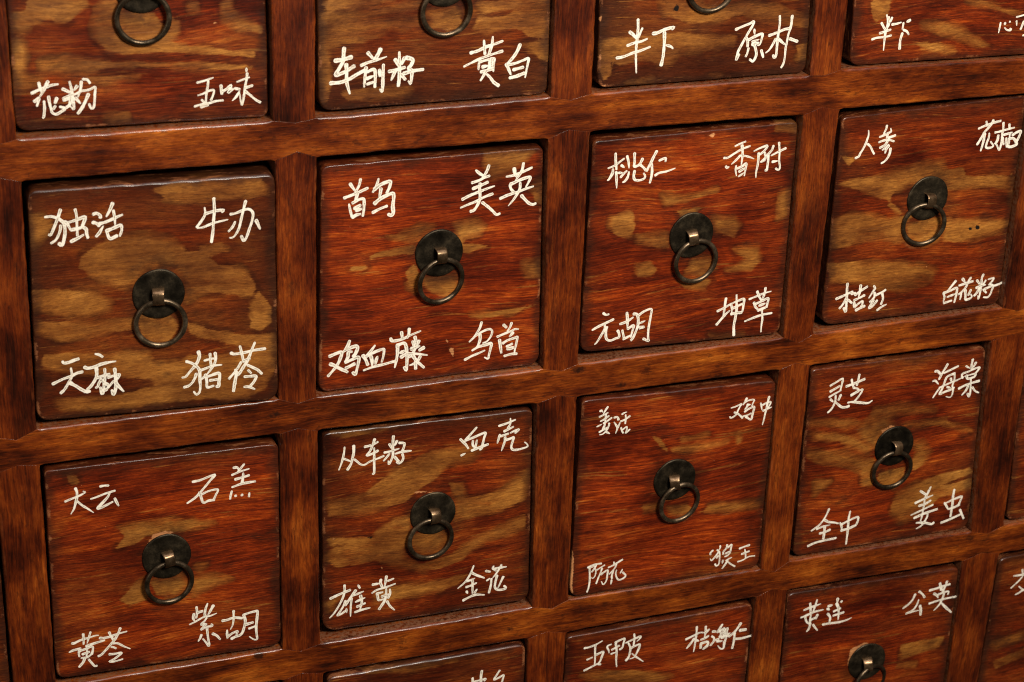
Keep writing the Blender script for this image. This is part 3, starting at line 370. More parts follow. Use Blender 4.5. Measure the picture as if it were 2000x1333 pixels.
    c = N.mix(N.math('MULTIPLY', ed, 0.66), c, (0.026, 0.0100, 0.0050))
    rb = N.math('MULTIPLY', N.math('SUBTRACT', 1.0, N.step(N.math('ADD', rub, N.math('MULTIPLY', grit, 1.2)), 0.9, 2.2)), N.step(N.noise(N.vmul(P, (0.14, 0.3, 0.14)), 1.0, 4.0, 0.7), 0.44, 0.58))
    c = N.mix(N.math('MULTIPLY', rb, 0.55), c, (0.25, 0.092, 0.030))
    plate_halo = N.math('MULTIPLY', N.math('SUBTRACT', 1.0, N.step(hand, 13.0, 23.0)), N.step(N.noise(N.vmul(P, (0.06, 0.3, 0.07)), 1.0, 5.0, 0.68), 0.38, 0.60))  # patchy darker halo round the handle plate
    c = N.mix(N.math('MULTIPLY', plate_halo, 0.62), c, (0.022, 0.0075, 0.0032))
    # bare wood where the lacquer has chipped off
    cm = N.step(N.math('ADD', chip, N.math('MULTIPLY', N.math('SUBTRACT', grit, 0.5), 2.2)), -0.25, 0.25)
    spk = N.step(N.noise(P, 0.42, 2.0, 0.5), 0.795, 0.81)
    cm = N.math('MAXIMUM', cm, N.math('MULTIPLY', spk, 0.8))
    nick = N.math('MULTIPLY', N.math('SUBTRACT', 1.0, N.step(N.math('ADD', edge, N.math('MULTIPLY', N.math('SUBTRACT', grit, 0.5), 3.5)), 1.3, 2.0)),
                  N.step(N.noise(N.vmul(P, (0.06, 0.3, 0.06)), 1.0, 5.0, 0.75), 0.53, 0.62))
    c = N.mix(N.math('MULTIPLY', nick, 0.75), c, (0.24, 0.095, 0.042))
    c = N.mix(cm, c, (0.50, 0.235, 0.105))
    hm = N.step(N.math('ADD', hole, N.math('MULTIPLY', N.math('SUBTRACT', grit, 0.5), 0.8)), -0.25, 0.25)
    c = N.mix(hm, c, (0.006, 0.003, 0.002))
    pit = N.step(pore, 0.33, 0.44)
    c = N.mix(1.0, c, N.mix(pit, (0.46, 0.38, 0.33), (1.0, 0.93, 0.82)), 'MULTIPLY')
    # short bright and dark flecks of figure, scratches
    fk = N.noise(N.vmul(G, (0.20, 0.3, 1.25)), 1.0, 4.0, 0.7, 0.8)
    c = N.mix(1.0, c, N.ramp(fk, [(0.34, (0.64, 0.58, 0.54)), (0.50, (0.98, 0.98, 0.98)), (0.60, (1.16, 1.18, 1.18)), (0.70, (1.6, 1.7, 1.7))]), 'MULTIPLY')
    scr = N.step(N.noise(N.vmul(P, (0.012, 0.3, 1.6)), 1.0, 2.0, 0.5, 1.2), 0.735, 0.76)
    c = N.mix(N.math('MULTIPLY', scr, 0.35), c, (0.27, 0.120, 0.050))
    # large clouded areas where the lacquer has gone dark
    cloud = N.step(N.noise(N.vmul(P, (0.017, 0.3, 0.026)), 1.0, 5.0, 0.62), 0.44, 0.68)
    c = N.mix(1.0, c, N.mix(cloud, (1.0, 1.0, 1.0), (0.50, 0.42, 0.37)), 'MULTIPLY')
    N.l(c, N.b.inputs['Base Color'])
    r = N.math('ADD', N.math('MULTIPLY', wm, 0.12), N.math('ADD', 0.26, N.math('MULTIPLY', blot, 0.22)))
    N.l(r, N.b.inputs['Roughness'])
    N.b.inputs['Coat Weight'].default_value = 0.25
    N.b.inputs['Coat Roughness'].default_value = 0.14
    N.b.inputs['Specular IOR Level'].default_value = 0.32
    h = N.math('ADD', N.math('MULTIPLY', fine, 0.6), N.math('ADD', N.math('MULTIPLY', grit, 0.35), N.math('MULTIPLY', wm, -0.35)))
    n1 = N.bump(N.noise(N.vmul(P, (0.05, 0.05, 0.09)), 1.0, 3.0, 0.55), 0.4, 0.0009)
    N.l(N.bump(h, 0.3, 0.00010, n1), N.b.inputs['Normal'])
    return N.m


def frame_wood(name, along_x):
    N = NT(name)
    P, G, coarse, fine, pore, blot, grit = wood_fields(N, along_x)
    edge = N.attr('edge')
    f = N.math('ADD', N.math('MULTIPLY', coarse, 0.36), N.math('ADD', N.math('MULTIPLY', fine, 0.34), N.math('MULTIPLY', blot, 0.30)))
    f = N.math('ADD', f, N.math('MULTIPLY', N.math('SUBTRACT', blot, 0.5), 0.35))
    if along_x:
        st = [(0.33, (0.020, 0.0042, 0.0011)), (0.42, (0.078, 0.0135, 0.0017)), (0.51, (0.165, 0.0345, 0.0028)),
              (0.60, (0.275, 0.070, 0.0054)), (0.73, (0.48, 0.160, 0.016))]
    else:
        st = [(0.33, (0.020, 0.0040, 0.0011)), (0.43, (0.072, 0.0118, 0.0016)), (0.52, (0.140, 0.0265, 0.0024)),
              (0.62, (0.235, 0.055, 0.0046)), (0.75, (0.40, 0.125, 0.013))]
    f = N.math('ADD', 0.5, N.math('MULTIPLY', N.math('SUBTRACT', f, 0.5), 1.22))
    c = N.ramp(f, st)
    # knots: sparse voronoi cells, soft dark cores
    v = N.n('ShaderNodeTexVoronoi')
    wv = N.vadd(N.vmul(P, (0.034, 0.0, 0.060) if along_x else (0.060, 0.0, 0.030)),
                N.vmul(N.n('ShaderNodeTexNoise').outputs[1], (0.0, 0.0, 0.0)))
    N.l(wv, v.inputs['Vector']); v.inputs['Scale'].default_value = 1.0
    kd = N.math('ADD', v.outputs['Distance'], N.math('MULTIPLY', N.math('SUBTRACT', grit, 0.5), 0.22))
    sep = N.n('ShaderNodeSeparateColor'); N.l(v.outputs['Color'], sep.inputs[0])
    some = N.step(sep.outputs[0], 0.45, 0.55)
    knot = N.math('MULTIPLY', N.math('SUBTRACT', 1.0, N.step(kd, 0.06, 0.17)), some)
    c = N.mix(N.math('MULTIPLY', knot, 0.9 if along_x else 0.35), c, (0.018, 0.0065, 0.0028))
    stain = N.step(N.noise(N.vmul(P, (0.035, 0.3, 0.07) if along_x else (0.07, 0.3, 0.02)), 1.0, 5.0, 0.65), 0.56, 0.74)
    c = N.mix(N.math('MULTIPLY', stain, 0.48), c, (0.030, 0.0095, 0.0035))
    # rubbed arrises
    # hard-edged scuffs and drips in the finish
    scuff = N.step(N.noise(N.vmul(P, (0.11, 0.3, 0.20) if along_x else (0.24, 0.3, 0.07)), 1.0, 6.0, 0.72), 0.585, 0.625)
    c = N.mix(N.math('MULTIPLY', scuff, 0.48), c, (0.034, 0.0090, 0.0026))
    glow = N.step(N.noise(N.vmul(G, (0.03, 0.3, 0.30) if along_x else (0.34, 0.3, 0.02)), 1.0, 6.0, 0.7), 0.60, 0.70)
    c = N.mix(N.math('MULTIPLY', glow, 0.6), c, (0.30, 0.083, 0.0075) if along_x else (0.23, 0.062, 0.0065))
    a = N.math('MULTIPLY', N.math('SUBTRACT', 1.0, N.step(edge, 1.0, 9.0)), N.step(N.noise(N.vmul(P, (0.08, 0.3, 0.08)), 1.0, 4.0, 0.6), 0.42, 0.66))
    c = N.mix(N.math('MULTIPLY', a, 0.45), c, (0.20, 0.060, 0.018))
    fk = N.noise(N.vmul(G, (0.16, 0.3, 1.1) if along_x else (1.1, 0.3, 0.16)), 1.0, 5.0, 0.72, 0.6)
    c = N.mix(1.0, c, N.ramp(fk, [(0.34, (0.50, 0.45, 0.42)), (0.50, (0.94, 0.90, 0.88)), (0.60, (1.15, 1.15, 1.12)), (0.70, (1.6, 1.7, 1.7))]), 'MULTIPLY')
    # lit look painted onto the narrow, dusty ledges between drawer and rail
    lit_dust = N.math('MULTIPLY', N.step(N.math('MULTIPLY', edge, -1.0), 0.3, 0.9), N.step(grit, 0.36, 0.60))
    c = N.mix(N.math('MULTIPLY', lit_dust, 0.75), c, (0.21, 0.115, 0.070))
    pit = N.step(pore, 0.33, 0.45)
    c = N.mix(1.0, c, N.mix(pit, (0.50, 0.40, 0.34), (0.80, 0.64, 0.52) if along_x else (0.76, 0.59, 0.47)), 'MULTIPLY')
    N.l(c, N.b.inputs['Base Color'])
    N.l(N.math('ADD', 0.25, N.math('MULTIPLY', blot, 0.25)), N.b.inputs['Roughness'])
    N.b.inputs['Coat Weight'].default_value = 0.25
    N.b.inputs['Coat Roughness'].default_value = 0.14
    N.b.inputs['Specular IOR Level'].default_value = 0.32
    h = N.math('ADD', N.math('MULTIPLY', fine, 0.6), N.math('ADD', N.math('MULTIPLY', grit, 0.4), N.math('MULTIPLY', knot, -0.6)))
    n1 = N.bump(N.noise(N.vmul(P, (0.045, 0.05, 0.10) if along_x else (0.10, 0.05, 0.045)), 1.0, 3.0, 0.55), 0.5, 0.0011)
    N.l(N.bump(h, 0.3, 0.00010, n1), N.b.inputs['Normal'])
    return N.m


def inside_wood():
    N = NT('dark_inner_wood')
    P, G, coarse, fine, pore, blot, grit = wood_fields(N, True)
    N.l(N.ramp(coarse, [(0.35, (0.012, 0.006, 0.003)), (0.65, (0.040, 0.018, 0.008))]), N.b.inputs['Base Color'])
    N.b.inputs['Roughness'].default_value = 0.8
    return N.m


def paint():
    N = NT('cream_brush_paint')
    P = N.coords()
    ac, al = N.attr('across'), N.attr('along')
    cb = N.n('ShaderNodeCombineXYZ'); N.l(al, cb.inputs[0]); N.l(N.math('MULTIPLY', ac, 0.6), cb.inputs[1])
    thin = N.noise(cb.outputs[0], 0.16, 2.0, 0.5)
    core = N.math('SUBTRACT', 1.0, N.step(N.math('ABSOLUTE', N.math('ADD', ac, N.math('MULTIPLY', N.math('SUBTRACT', N.noise(P, 0.5, 2.0), 0.5), 1.2))), 0.22, 0.58))
    t = N.math('MULTIPLY', core, N.step(thin, 0.42, 0.54))
    t = N.math('MULTIPLY', t, N.step(N.noise(P, 1.3, 3.0, 0.7), 0.34, 0.6))
    base = N.mix(N.noise(P, 0.28, 4.0, 0.6), (0.74, 0.67, 0.54), (0.88, 0.83, 0.72))
    cb2 = N.n('ShaderNodeCombineXYZ'); N.l(N.math('MULTIPLY', al, 0.22), cb2.inputs[0]); N.l(N.math('MULTIPLY', ac, 2.6), cb2.inputs[1])
    dry = N.math('MULTIPLY', N.step(N.noise(cb2.outputs[0], 1.0, 3.0, 0.6), 0.50, 0.60), N.step(N.noise(cb.outputs[0], 0.07, 2.0, 0.5), 0.55, 0.64))
    base = N.mix(N.math('MULTIPLY', dry, 0.7), base, (0.30, 0.19, 0.10))
    N.l(N.mix(N.math('MULTIPLY', t, 0.85), base, (0.20, 0.14, 0.085)), N.b.inputs['Base Color'])
    N.b.inputs['Roughness'].default_value = 0.5
    N.l(N.bump(N.noise(P, 1.1, 3.0), 0.2, 0.0001), N.b.inputs['Normal'])
    return N.m


def bronze(name, c0, c1, c2, rough):
    N = NT(name)
    P = N.coords()
    a = N.noise(P, 0.16, 5.0, 0.62)
    b = N.noise(P, 1.1, 4.0, 0.6)
    f = N.math('ADD', N.math('MULTIPLY', a, 0.7), N.math('MULTIPLY', b, 0.3))
    rnd = N.n('ShaderNodeObjectInfo').outputs['Random']
    v = N.math('ADD', 0.55, N.math('MULTIPLY', rnd, 0.7))
    cv = N.n('ShaderNodeCombineColor')
    for k in range(3):
        N.l(v, cv.inputs[k])
    N.l(N.mix(1.0, N.ramp(f, [(0.38, c0), (0.52, c1), (0.68, c2)]), cv.outputs[0], 'MULTIPLY'), N.b.inputs['Base Color'])
    N.b.inputs['Metallic'].default_value = 0.85
    N.l(N.math('ADD', rough, N.math('MULTIPLY', N.math('SUBTRACT', a, 0.5), 0.4)), N.b.inputs['Roughness'])
    N.l(N.bump(f, 0.45, 0.0003), N.b.inputs['Normal'])
    return N.m


M_DRAWER = drawer_wood()
M_RAIL = frame_wood('rail_wood', True)
M_STILE = frame_wood('stile_wood', False)
M_IN = inside_wood()
M_PAINT = paint()
M_PLATE = bronze('blackened_bronze_plate', (0.020, 0.015, 0.009), (0.042, 0.031, 0.018), (0.10, 0.072, 0.040), 0.46)
M_RING = bronze('dark_bronze_ring', (0.050, 0.034, 0.019), (0.105, 0.073, 0.043), (0.24, 0.170, 0.105), 0.36)
M_STAPLE = bronze('rubbed_bronze_staple', (0.10, 0.058, 0.028), (0.19, 0.115, 0.060), (0.34, 0.225, 0.13), 0.30)


# ---------------------------------------------------------------- mesh helpers (all in millimetres, written in metres)
def make(name, V, F, mat, parent=None, attrs=None, smooth=True):
    me = bpy.data.meshes.new(name)
    V = np.asarray(V, dtype=np.float32) * MM
    me.from_pydata(V.tolist(), [], F)
    if attrs:
        for k, a in attrs.items():
            at = me.attributes.new(k, 'FLOAT', 'POINT')
            at.data.foreach_set('value', np.asarray(a, dtype=np.float32))
    me.materials.append(mat)
    if smooth:
        me.polygons.foreach_set('use_smooth', [True] * len(me.polygons))
    me.update()
    ob = bpy.data.objects.new(name, me)
    col.objects.link(ob)
    if parent:
        ob.parent = parent
    return ob


def empty(name, loc, rz=0.0):
    e = bpy.data.objects.new(name, None)
    e.empty_display_size = 0.02
    col.objects.link(e)
    e.location = loc
    e.rotation_euler = (0, 0, rz)
    return e


def wobble(s, seed, wl=(9, 21, 47), amp=(0.35, 0.4, 0.5)):
    """smooth 1-D noise along an arc length"""
    r = random.Random(seed)
    o = np.zeros_like(s)
    for L, a in zip(wl, amp):
        for _ in range(2):
            o += a * 0.5 * np.sin(2 * np.pi * s / (L * r.uniform(0.8, 1.25)) + r.uniform(0, 6.28))
    return o


def resample(poly, step):
    """closed polyline -> dense points, segment id and arc length"""
    out, seg, arc, tot = [], [], [], 0.0
    n = len(poly)
    for i in range(n):
        a, b = poly[i], poly[(i + 1) % n]
        d = np.linalg.norm(b - a)
        k = max(1, int(round(d / step)))
        for j in range(k):
            out.append(a + (b - a) * j / k); seg.append(i); arc.append(tot + d * j / k)
        tot += d
    return np.array(out), np.array(seg), np.array(arc)


def inward(o):
    """inward normals of a clockwise-or-not closed outline"""
    t = np.roll(o, -1, 0) - np.roll(o, 1, 0)
    t /= np.linalg.norm(t, axis=1)[:, None] + 1e-9
    n = np.c_[-t[:, 1], t[:, 0]]
    x, y = o[:, 0], o[:, 1]
    area2 = np.sum(x * np.roll(y, -1) - np.roll(x, -1) * y)
    return n if area2 > 0 else -n


def edge_loops(o, wd, depth, arcs=5, dp=None):
    """stack of loops: back edge, side, elliptic arris (wd across the face, dp deep), support loop"""
    n = inward(o)
    dp = wd if dp is None else dp
    L = [(o, np.full(len(o), depth), np.zeros(len(o))), (o, dp.copy(), np.zeros(len(o)))]
    for k in range(1, arcs + 1):
        a = k / arcs * math.pi / 2
        L.append((o + n * (wd * (1 - math.cos(a)))[:, None], dp * (1 - math.sin(a)), wd * (1 - math.cos(a))))
    L.append((o + n * (wd + 0.5)[:, None], np.zeros(len(o)), wd + 0.5))
    return L


def stack(L):
    N = len(L[0][0])
    V = np.concatenate([np.c_[p[:, 0], y, p[:, 1]] for p, y, _ in L])
    F = []
    for k in range(len(L) - 1):
        for i in range(N):
            j = (i + 1) % N
            F.append((k * N + i, k * N + j, (k + 1) * N + j, (k + 1) * N + i))
    return V, F


def sdf(P, polys):
    """signed distance (mm, positive inside) of points to a set of polygons"""
    out = np.full(len(P), -40.0)
    for q in polys:
        a, b = q, np.roll(q, -1, 0)
        d = np.full(len(P), 1e9)
        ins = np.zeros(len(P), bool)
        for (x0, y0), (x1, y1) in zip(a, b):
            ex, ey = x1 - x0, y1 - y0
            L2 = ex * ex + ey * ey + 1e-9
            t = np.clip(((P[:, 0] - x0) * ex + (P[:, 1] - y0) * ey) / L2, 0, 1)
            d = np.minimum(d, np.hypot(P[:, 0] - x0 - t * ex, P[:, 1] - y0 - t * ey))
            c = ((y0 > P[:, 1]) != (y1 > P[:, 1]))
            with np.errstate(divide='ignore', invalid='ignore'):
                c &= P[:, 0] < ex * (P[:, 1] - y0) / (ey if abs(ey) > 1e-9 else 1e-9) + x0
            ins ^= c
        out = np.maximum(out, np.where(ins, d, -d))
    return out


# ---------------------------------------------------------------- cabinet
K0, K1 = -1, 5
cab = empty('apothecary_cabinet', (0, 0, -0.36))
cab['label'] = 'reddish brown lacquered apothecary cabinet whose wooden face frame holds all the drawers'
cab['category'] = 'cabinet'
CZ = 360.0
rnd = random.Random(5)


def g(k, s, j, e):
    return np.array(GRID[(k, s, j, e)], float) * 0.1


APEX = {}
for j in range(-1, 4):
    for k in range(K0, K1 + 1):
        for e in 'TB':
            mid = (g(k, 'L', j, e) + g(k, 'R', j, e)) / 2
            d = rnd.uniform(2.4, 4.6) * (0.6 if j == 0 and e == 'T' else 1.0)
            APEX[(k, j, e)] = mid + np.array([rnd.uniform(-.8, .8), -d if e == 'T' else d])


def board(name, poly, joint, mat, seed, y0, wide=1.9):
    poly = np.array(poly)
    o, seg, arc = resample(poly, 2.5)
    n = inward(o)
    jm = np.array([1.0 if joint[s] else 0.0 for s in seg])
    wd = np.full(len(o), wide)
    ker = np.array([1, 2, 3, 2, 1]) / 9.0
    wd = np.convolve(np.r_[wd[-2:], wd, wd[:2]], ker, 'valid')
    wd = wd * (1 + 0.30 * np.clip(wobble(arc, seed, (11, 28, 70)), -1.3, 1.3))
    wd = np.where((jm > 0) | (np.roll(jm, 1) > 0), 0.07, wd)
    fade = np.convolve(np.r_[jm[-2:], jm, jm[:2]], ker, 'valid')
    o = o + n * (0.045 + 0.30 * wobble(arc, seed + 7, (10, 24, 60)) * (1 - fade))[:, None]
    o[:, 1] += CZ
    L = edge_loops(o, wd, 22.0)
    V, F = stack(L)
    V[:, 1] += y0
    N = len(o)
    base = (len(L) - 1) * N
    top = [Vector((p[0], p[1], 0)) for p in L[-1][0]]
    for t in tessellate_polygon([top]):
        F.append(tuple(base + i for i in t))
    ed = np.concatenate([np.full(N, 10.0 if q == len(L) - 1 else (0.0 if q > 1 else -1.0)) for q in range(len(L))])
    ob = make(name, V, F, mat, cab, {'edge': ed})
    fix_normals(ob)
    return ob


def fix_normals(ob):
    import bmesh
    bm = bmesh.new()
    bm.from_mesh(ob.data)
    bmesh.ops.recalc_face_normals(bm, faces=bm.faces)
    # the front must look towards -y
    f = max(bm.faces, key=lambda q: abs(q.normal.y) * q.calc_area())
    if f.normal.y > 0:
        bmesh.ops.reverse_faces(bm, faces=bm.faces)
    bm.to_mesh(ob.data)
    bm.free()
    ob.data.update()


for j in range(-1, 4):                       # full-width rails, notched for the mitred stile ends
    up, lo, ju, jl = [], [], [], []
    for k in range(K0, K1 + 1):
        up += [g(k, 'L', j, 'T'), APEX[(k, j, 'T')], g(k, 'R', j, 'T')]
        lo += [g(k, 'L', j, 'B'), APEX[(k, j, 'B')], g(k, 'R', j, 'B')]
        ju += [True, True, False]
        jl += [True, True, False]
    if j == -1:
        up = [up[0], up[-1]]; ju = [False, False]
    if j == 3:
        lo = [lo[0], lo[-1]]; jl = [False, False]
    poly = up + lo[::-1]
    joint = ju[:-1] + [False] + [jl[i] for i in range(len(jl) - 2, -1, -1)] + [False]
    board('rail', poly, joint, M_RAIL, 100 + j * 13, 0.0, 1.35)
for j in range(-1, 3):                       # stile pieces between the rails
    for k in range(K0, K1 + 1):
        poly = [g(k, 'L', j, 'B'), APEX[(k, j, 'B')], g(k, 'R', j, 'B'),
                g(k, 'R', j + 1, 'T'), APEX[(k, j + 1, 'T')], g(k, 'L', j + 1, 'T')]
        board('stile', poly, [True, True, False, True, True, False], M_STILE, 300 + j * 31 + k * 7, rnd.uniform(-0.05, 0.12), 1.2)


def box(name, x0, x1, y0, y1, z0, z1, mat, parent):
    V = [(x, y, z) for x in (x0, x1) for y in (y0, y1) for z in (z0, z1)]
    F = [(0, 1, 3, 2), (4, 6, 7, 5), (0, 4, 5, 1), (2, 3, 7, 6), (0, 2, 6, 4), (1, 5, 7, 3)]
    return make(name, V, F, mat, parent, smooth=False)


xa, xb = g(K0, 'L', 0, 'T')[0], g(K1, 'R', 0, 'T')[0]
za, zb = g(0, 'L', 3, 'B')[1] + CZ, g(0, 'L', -1, 'T')[1] + CZ
box('back_panel', xa + 1, xb - 1, 300, 312, za + 1, zb - 1, M_IN, cab)
box('side_panel', xa, xa + 14, 22.1, 299, za, zb, M_STILE, cab)
box('side_panel', xb - 14, xb, 22.1, 299, za, zb, M_STILE, cab)
box('top_board', xa + 14.1, xb - 14.1, 22.1, 299, zb - 14, zb, M_RAIL, cab)
box('bottom_board', xa + 14.1, xb - 14.1, 22.1, 299, za, za + 14, M_RAIL, cab)
for k in range(K0 + 1, K1):                  # boards between the drawer columns, set behind the stiles
    c = (g(k, 'L', 0, 'B') + g(k, 'R', 0, 'B'))[0] / 2
    box('divider', c - 5, c + 5, 22.2, 299, za + 14.1, zb - 14.1, M_IN, cab)


# ---------------------------------------------------------------- ring pull, built once and copied
def disc_mesh():
    prof = [(0.0, -1.15), (4.0, -1.12), (8.0, -1.0), (11.5, -0.9), (12.9, -1.05), (13.35, -0.85), (13.5, -0.45), (13.5, 0.0)]
    n = 64
    V, F = [(0, prof[0][1], 0)], []
    r = random.Random(3)
    ph = [r.uniform(0, 6.28) for _ in range(3)]
    for q, (rad, y) in enumerate(prof[1:]):
        for i in range(n):
            a = 2 * math.pi * i / n
            e = 1 + 0.006 * (math.sin(2 * a + ph[0]) + math.sin(5 * a + ph[1]))
            V.append((rad * e * math.cos(a), y + 0.05 * math.sin(3 * a + ph[2]) * rad / 13, rad * e * math.sin(a)))
    for i in range(n):
        F.append((0, 1 + i, 1 + (i + 1) % n))
    for q in range(len(prof) - 2):
        for i in range(n):
            j = (i + 1) % n
            F.append((1 + q * n + i, 1 + (q + 1) * n + i, 1 + (q + 1) * n + j, 1 + q * n + j))
    return V, F


def ring_mesh(R=12.6, r0=1.42, n=72, m=16):
    V, F = [], []
    for i in range(n):
        a = 2 * math.pi * i / n
        rr = r0 * (1 + 0.05 * math.sin(3 * a + 1) + 0.03 * math.sin(7 * a))
        RR = R * (1 + 0.008 * math.sin(2 * a + 0.6))
        for j in range(m):
            b = 2 * math.pi * j / m
            d = RR + rr * math.cos(b)
            V.append((d * math.cos(a), rr * 0.92 * math.sin(b), d * math.sin(a)))
    for i in range(n):
        for j in range(m):
            p, q = (i + 1) % n, (j + 1) % m
            F.append((i * m + j, i * m + q, p * m + q, p * m + j))
    return V, F


def staple_mesh():
    """bent metal strap: out of the plate, over the ring, back in"""
    ctl = np.array([(-0.6, 3.2), (-3.2, 3.0), (-4.9, 1.9), (-5.5, 0.0), (-5.4, -2.2), (-4.7, -4.0), (-3.2, -5.0), (-0.6, -5.0)], float)
    path = spline(ctl, 0.45)
    t = np.gradient(path, axis=0)
    t /= np.linalg.norm(t, axis=1)[:, None]
    nr = np.c_[-t[:, 1], t[:, 0]]
    sec = [(-2.9, .12), (-2.75, .33), (-2.3, .42), (0, .47), (2.3, .42), (2.75, .33), (2.9, .12),
           (2.9, -.12), (2.75, -.33), (2.3, -.38), (0, -.40), (-2.3, -.38), (-2.75, -.33), (-2.9, -.12)]
    V, F = [], []
    n = len(path)
    for i in range(n):
        wf = 1.0 + 0.12 * math.cos(math.pi * i / (n - 1)) ** 2
        for x, h in sec:
            p = path[i] - nr[i] * h * 0.8
            V.append((x * wf, p[0], p[1]))
    m = len(sec)
    for i in range(n - 1):
        for j in range(m):
            q = (j + 1) % m
            F.append((i * m + j, i * m + q, (i + 1) * m + q, (i + 1) * m + j))
    F.append(tuple(range(m)))
    F.append(tuple((n - 1) * m + j for j in reversed(range(m))))
    return V, F


def spline(c, step):
    """Catmull-Rom through the control points, resampled evenly"""
    c = np.asarray(c, float)
    if len(c) == 2:
        c = np.array([c[0], (c[0] + c[1]) / 2, c[1]])
    e = np.vstack([2 * c[0] - c[1], c, 2 * c[-1] - c[-2]])
    out = []
    for i in range(1, len(e) - 2):
        for t in np.linspace(0, 1, 12, endpoint=False):
            p0, p1, p2, p3 = e[i - 1], e[i], e[i + 1], e[i + 2]
            out.append(0.5 * (2 * p1 + (p2 - p0) * t + (2 * p0 - 5 * p1 + 4 * p2 - p3) * t * t + (3 * p1 - p0 - 3 * p2 + p3) * t ** 3))
    out.append(c[-1])
    out = np.array(out)
    d = np.r_[0, np.cumsum(np.linalg.norm(np.diff(out, axis=0), axis=1))]
    n = max(3, int(d[-1] / step) + 1)
    s = np.linspace(0, d[-1], n)
    return np.c_[np.interp(s, d, out[:, 0]), np.interp(s, d, out[:, 1])]


def proto_handle():
    p = make('handle_plate', *disc_mesh(), M_PLATE)
    fix_normals(p)
    r = make('ring', *ring_mesh(), M_RING)
    s = make('staple', *staple_mesh(), M_STAPLE)
    for o in (r, s):
        import bmesh
        bm = bmesh.new(); bm.from_mesh(o.data)
        bmesh.ops.recalc_face_normals(bm, faces=bm.faces)
        bm.to_mesh(o.data); bm.free()
    meshes = p.data, r.data, s.data
    for o in (p, r, s):
        bpy.data.objects.remove(o)
    return meshes


PLATE, RING, STAPLE = proto_handle()


def handle(parent, px, pz, rx, rz, seed):
    r = random.Random(seed)
    pl = bpy.data.objects.new('handle_plate', PLATE); col.objects.link(pl)
    pl.parent = parent
    pl.location = (px * MM, 0, pz * MM)
    pl.rotation_euler = (0, r.uniform(-3, 3), 0)
    tw = (rx - px) * -0.07 + r.uniform(-0.22, 0.22)
    hold = pl.rotation_euler[1]
    pin = np.array([0.0, -2.9])
    d = np.array([(rx - px) * 0.75, rz - pz]) - pin
    d /= np.linalg.norm(d)
    c = pin + d * 12.6
    # sub-parts of the plate: staple and ring (undo the plate's own spin)
    inv = Matrix.Rotation(-hold, 3, 'Y')
    st = bpy.data.objects.new('staple', STAPLE); col.objects.link(st)
    st.parent = pl
    sway = math.atan2(-d[0], -d[1])
    st.rotation_euler = (inv @ Matrix.Rotation(sway * 0.6 + r.uniform(-.08, .08), 3, 'Y') @ Matrix.Rotation(tw, 3, 'Z')).to_euler()
    rg = bpy.data.objects.new('ring', RING); col.objects.link(rg)
    rg.parent = pl
    yaw = (rx - px) * 0.03 + r.uniform(-0.10, 0.10)
    R = Matrix.Rotation(yaw, 3, 'Z') @ Matrix.Rotation(math.radians(r.uniform(3.0, 5.8)), 3, 'X') @ Matrix.Rotation(r.uniform(0, 6.28), 3, 'Y')
    rg.rotation_euler = (inv @ R).to_euler()
    rg.location = inv @ Vector((c[0] * MM, -2.75 * MM, c[1] * MM))


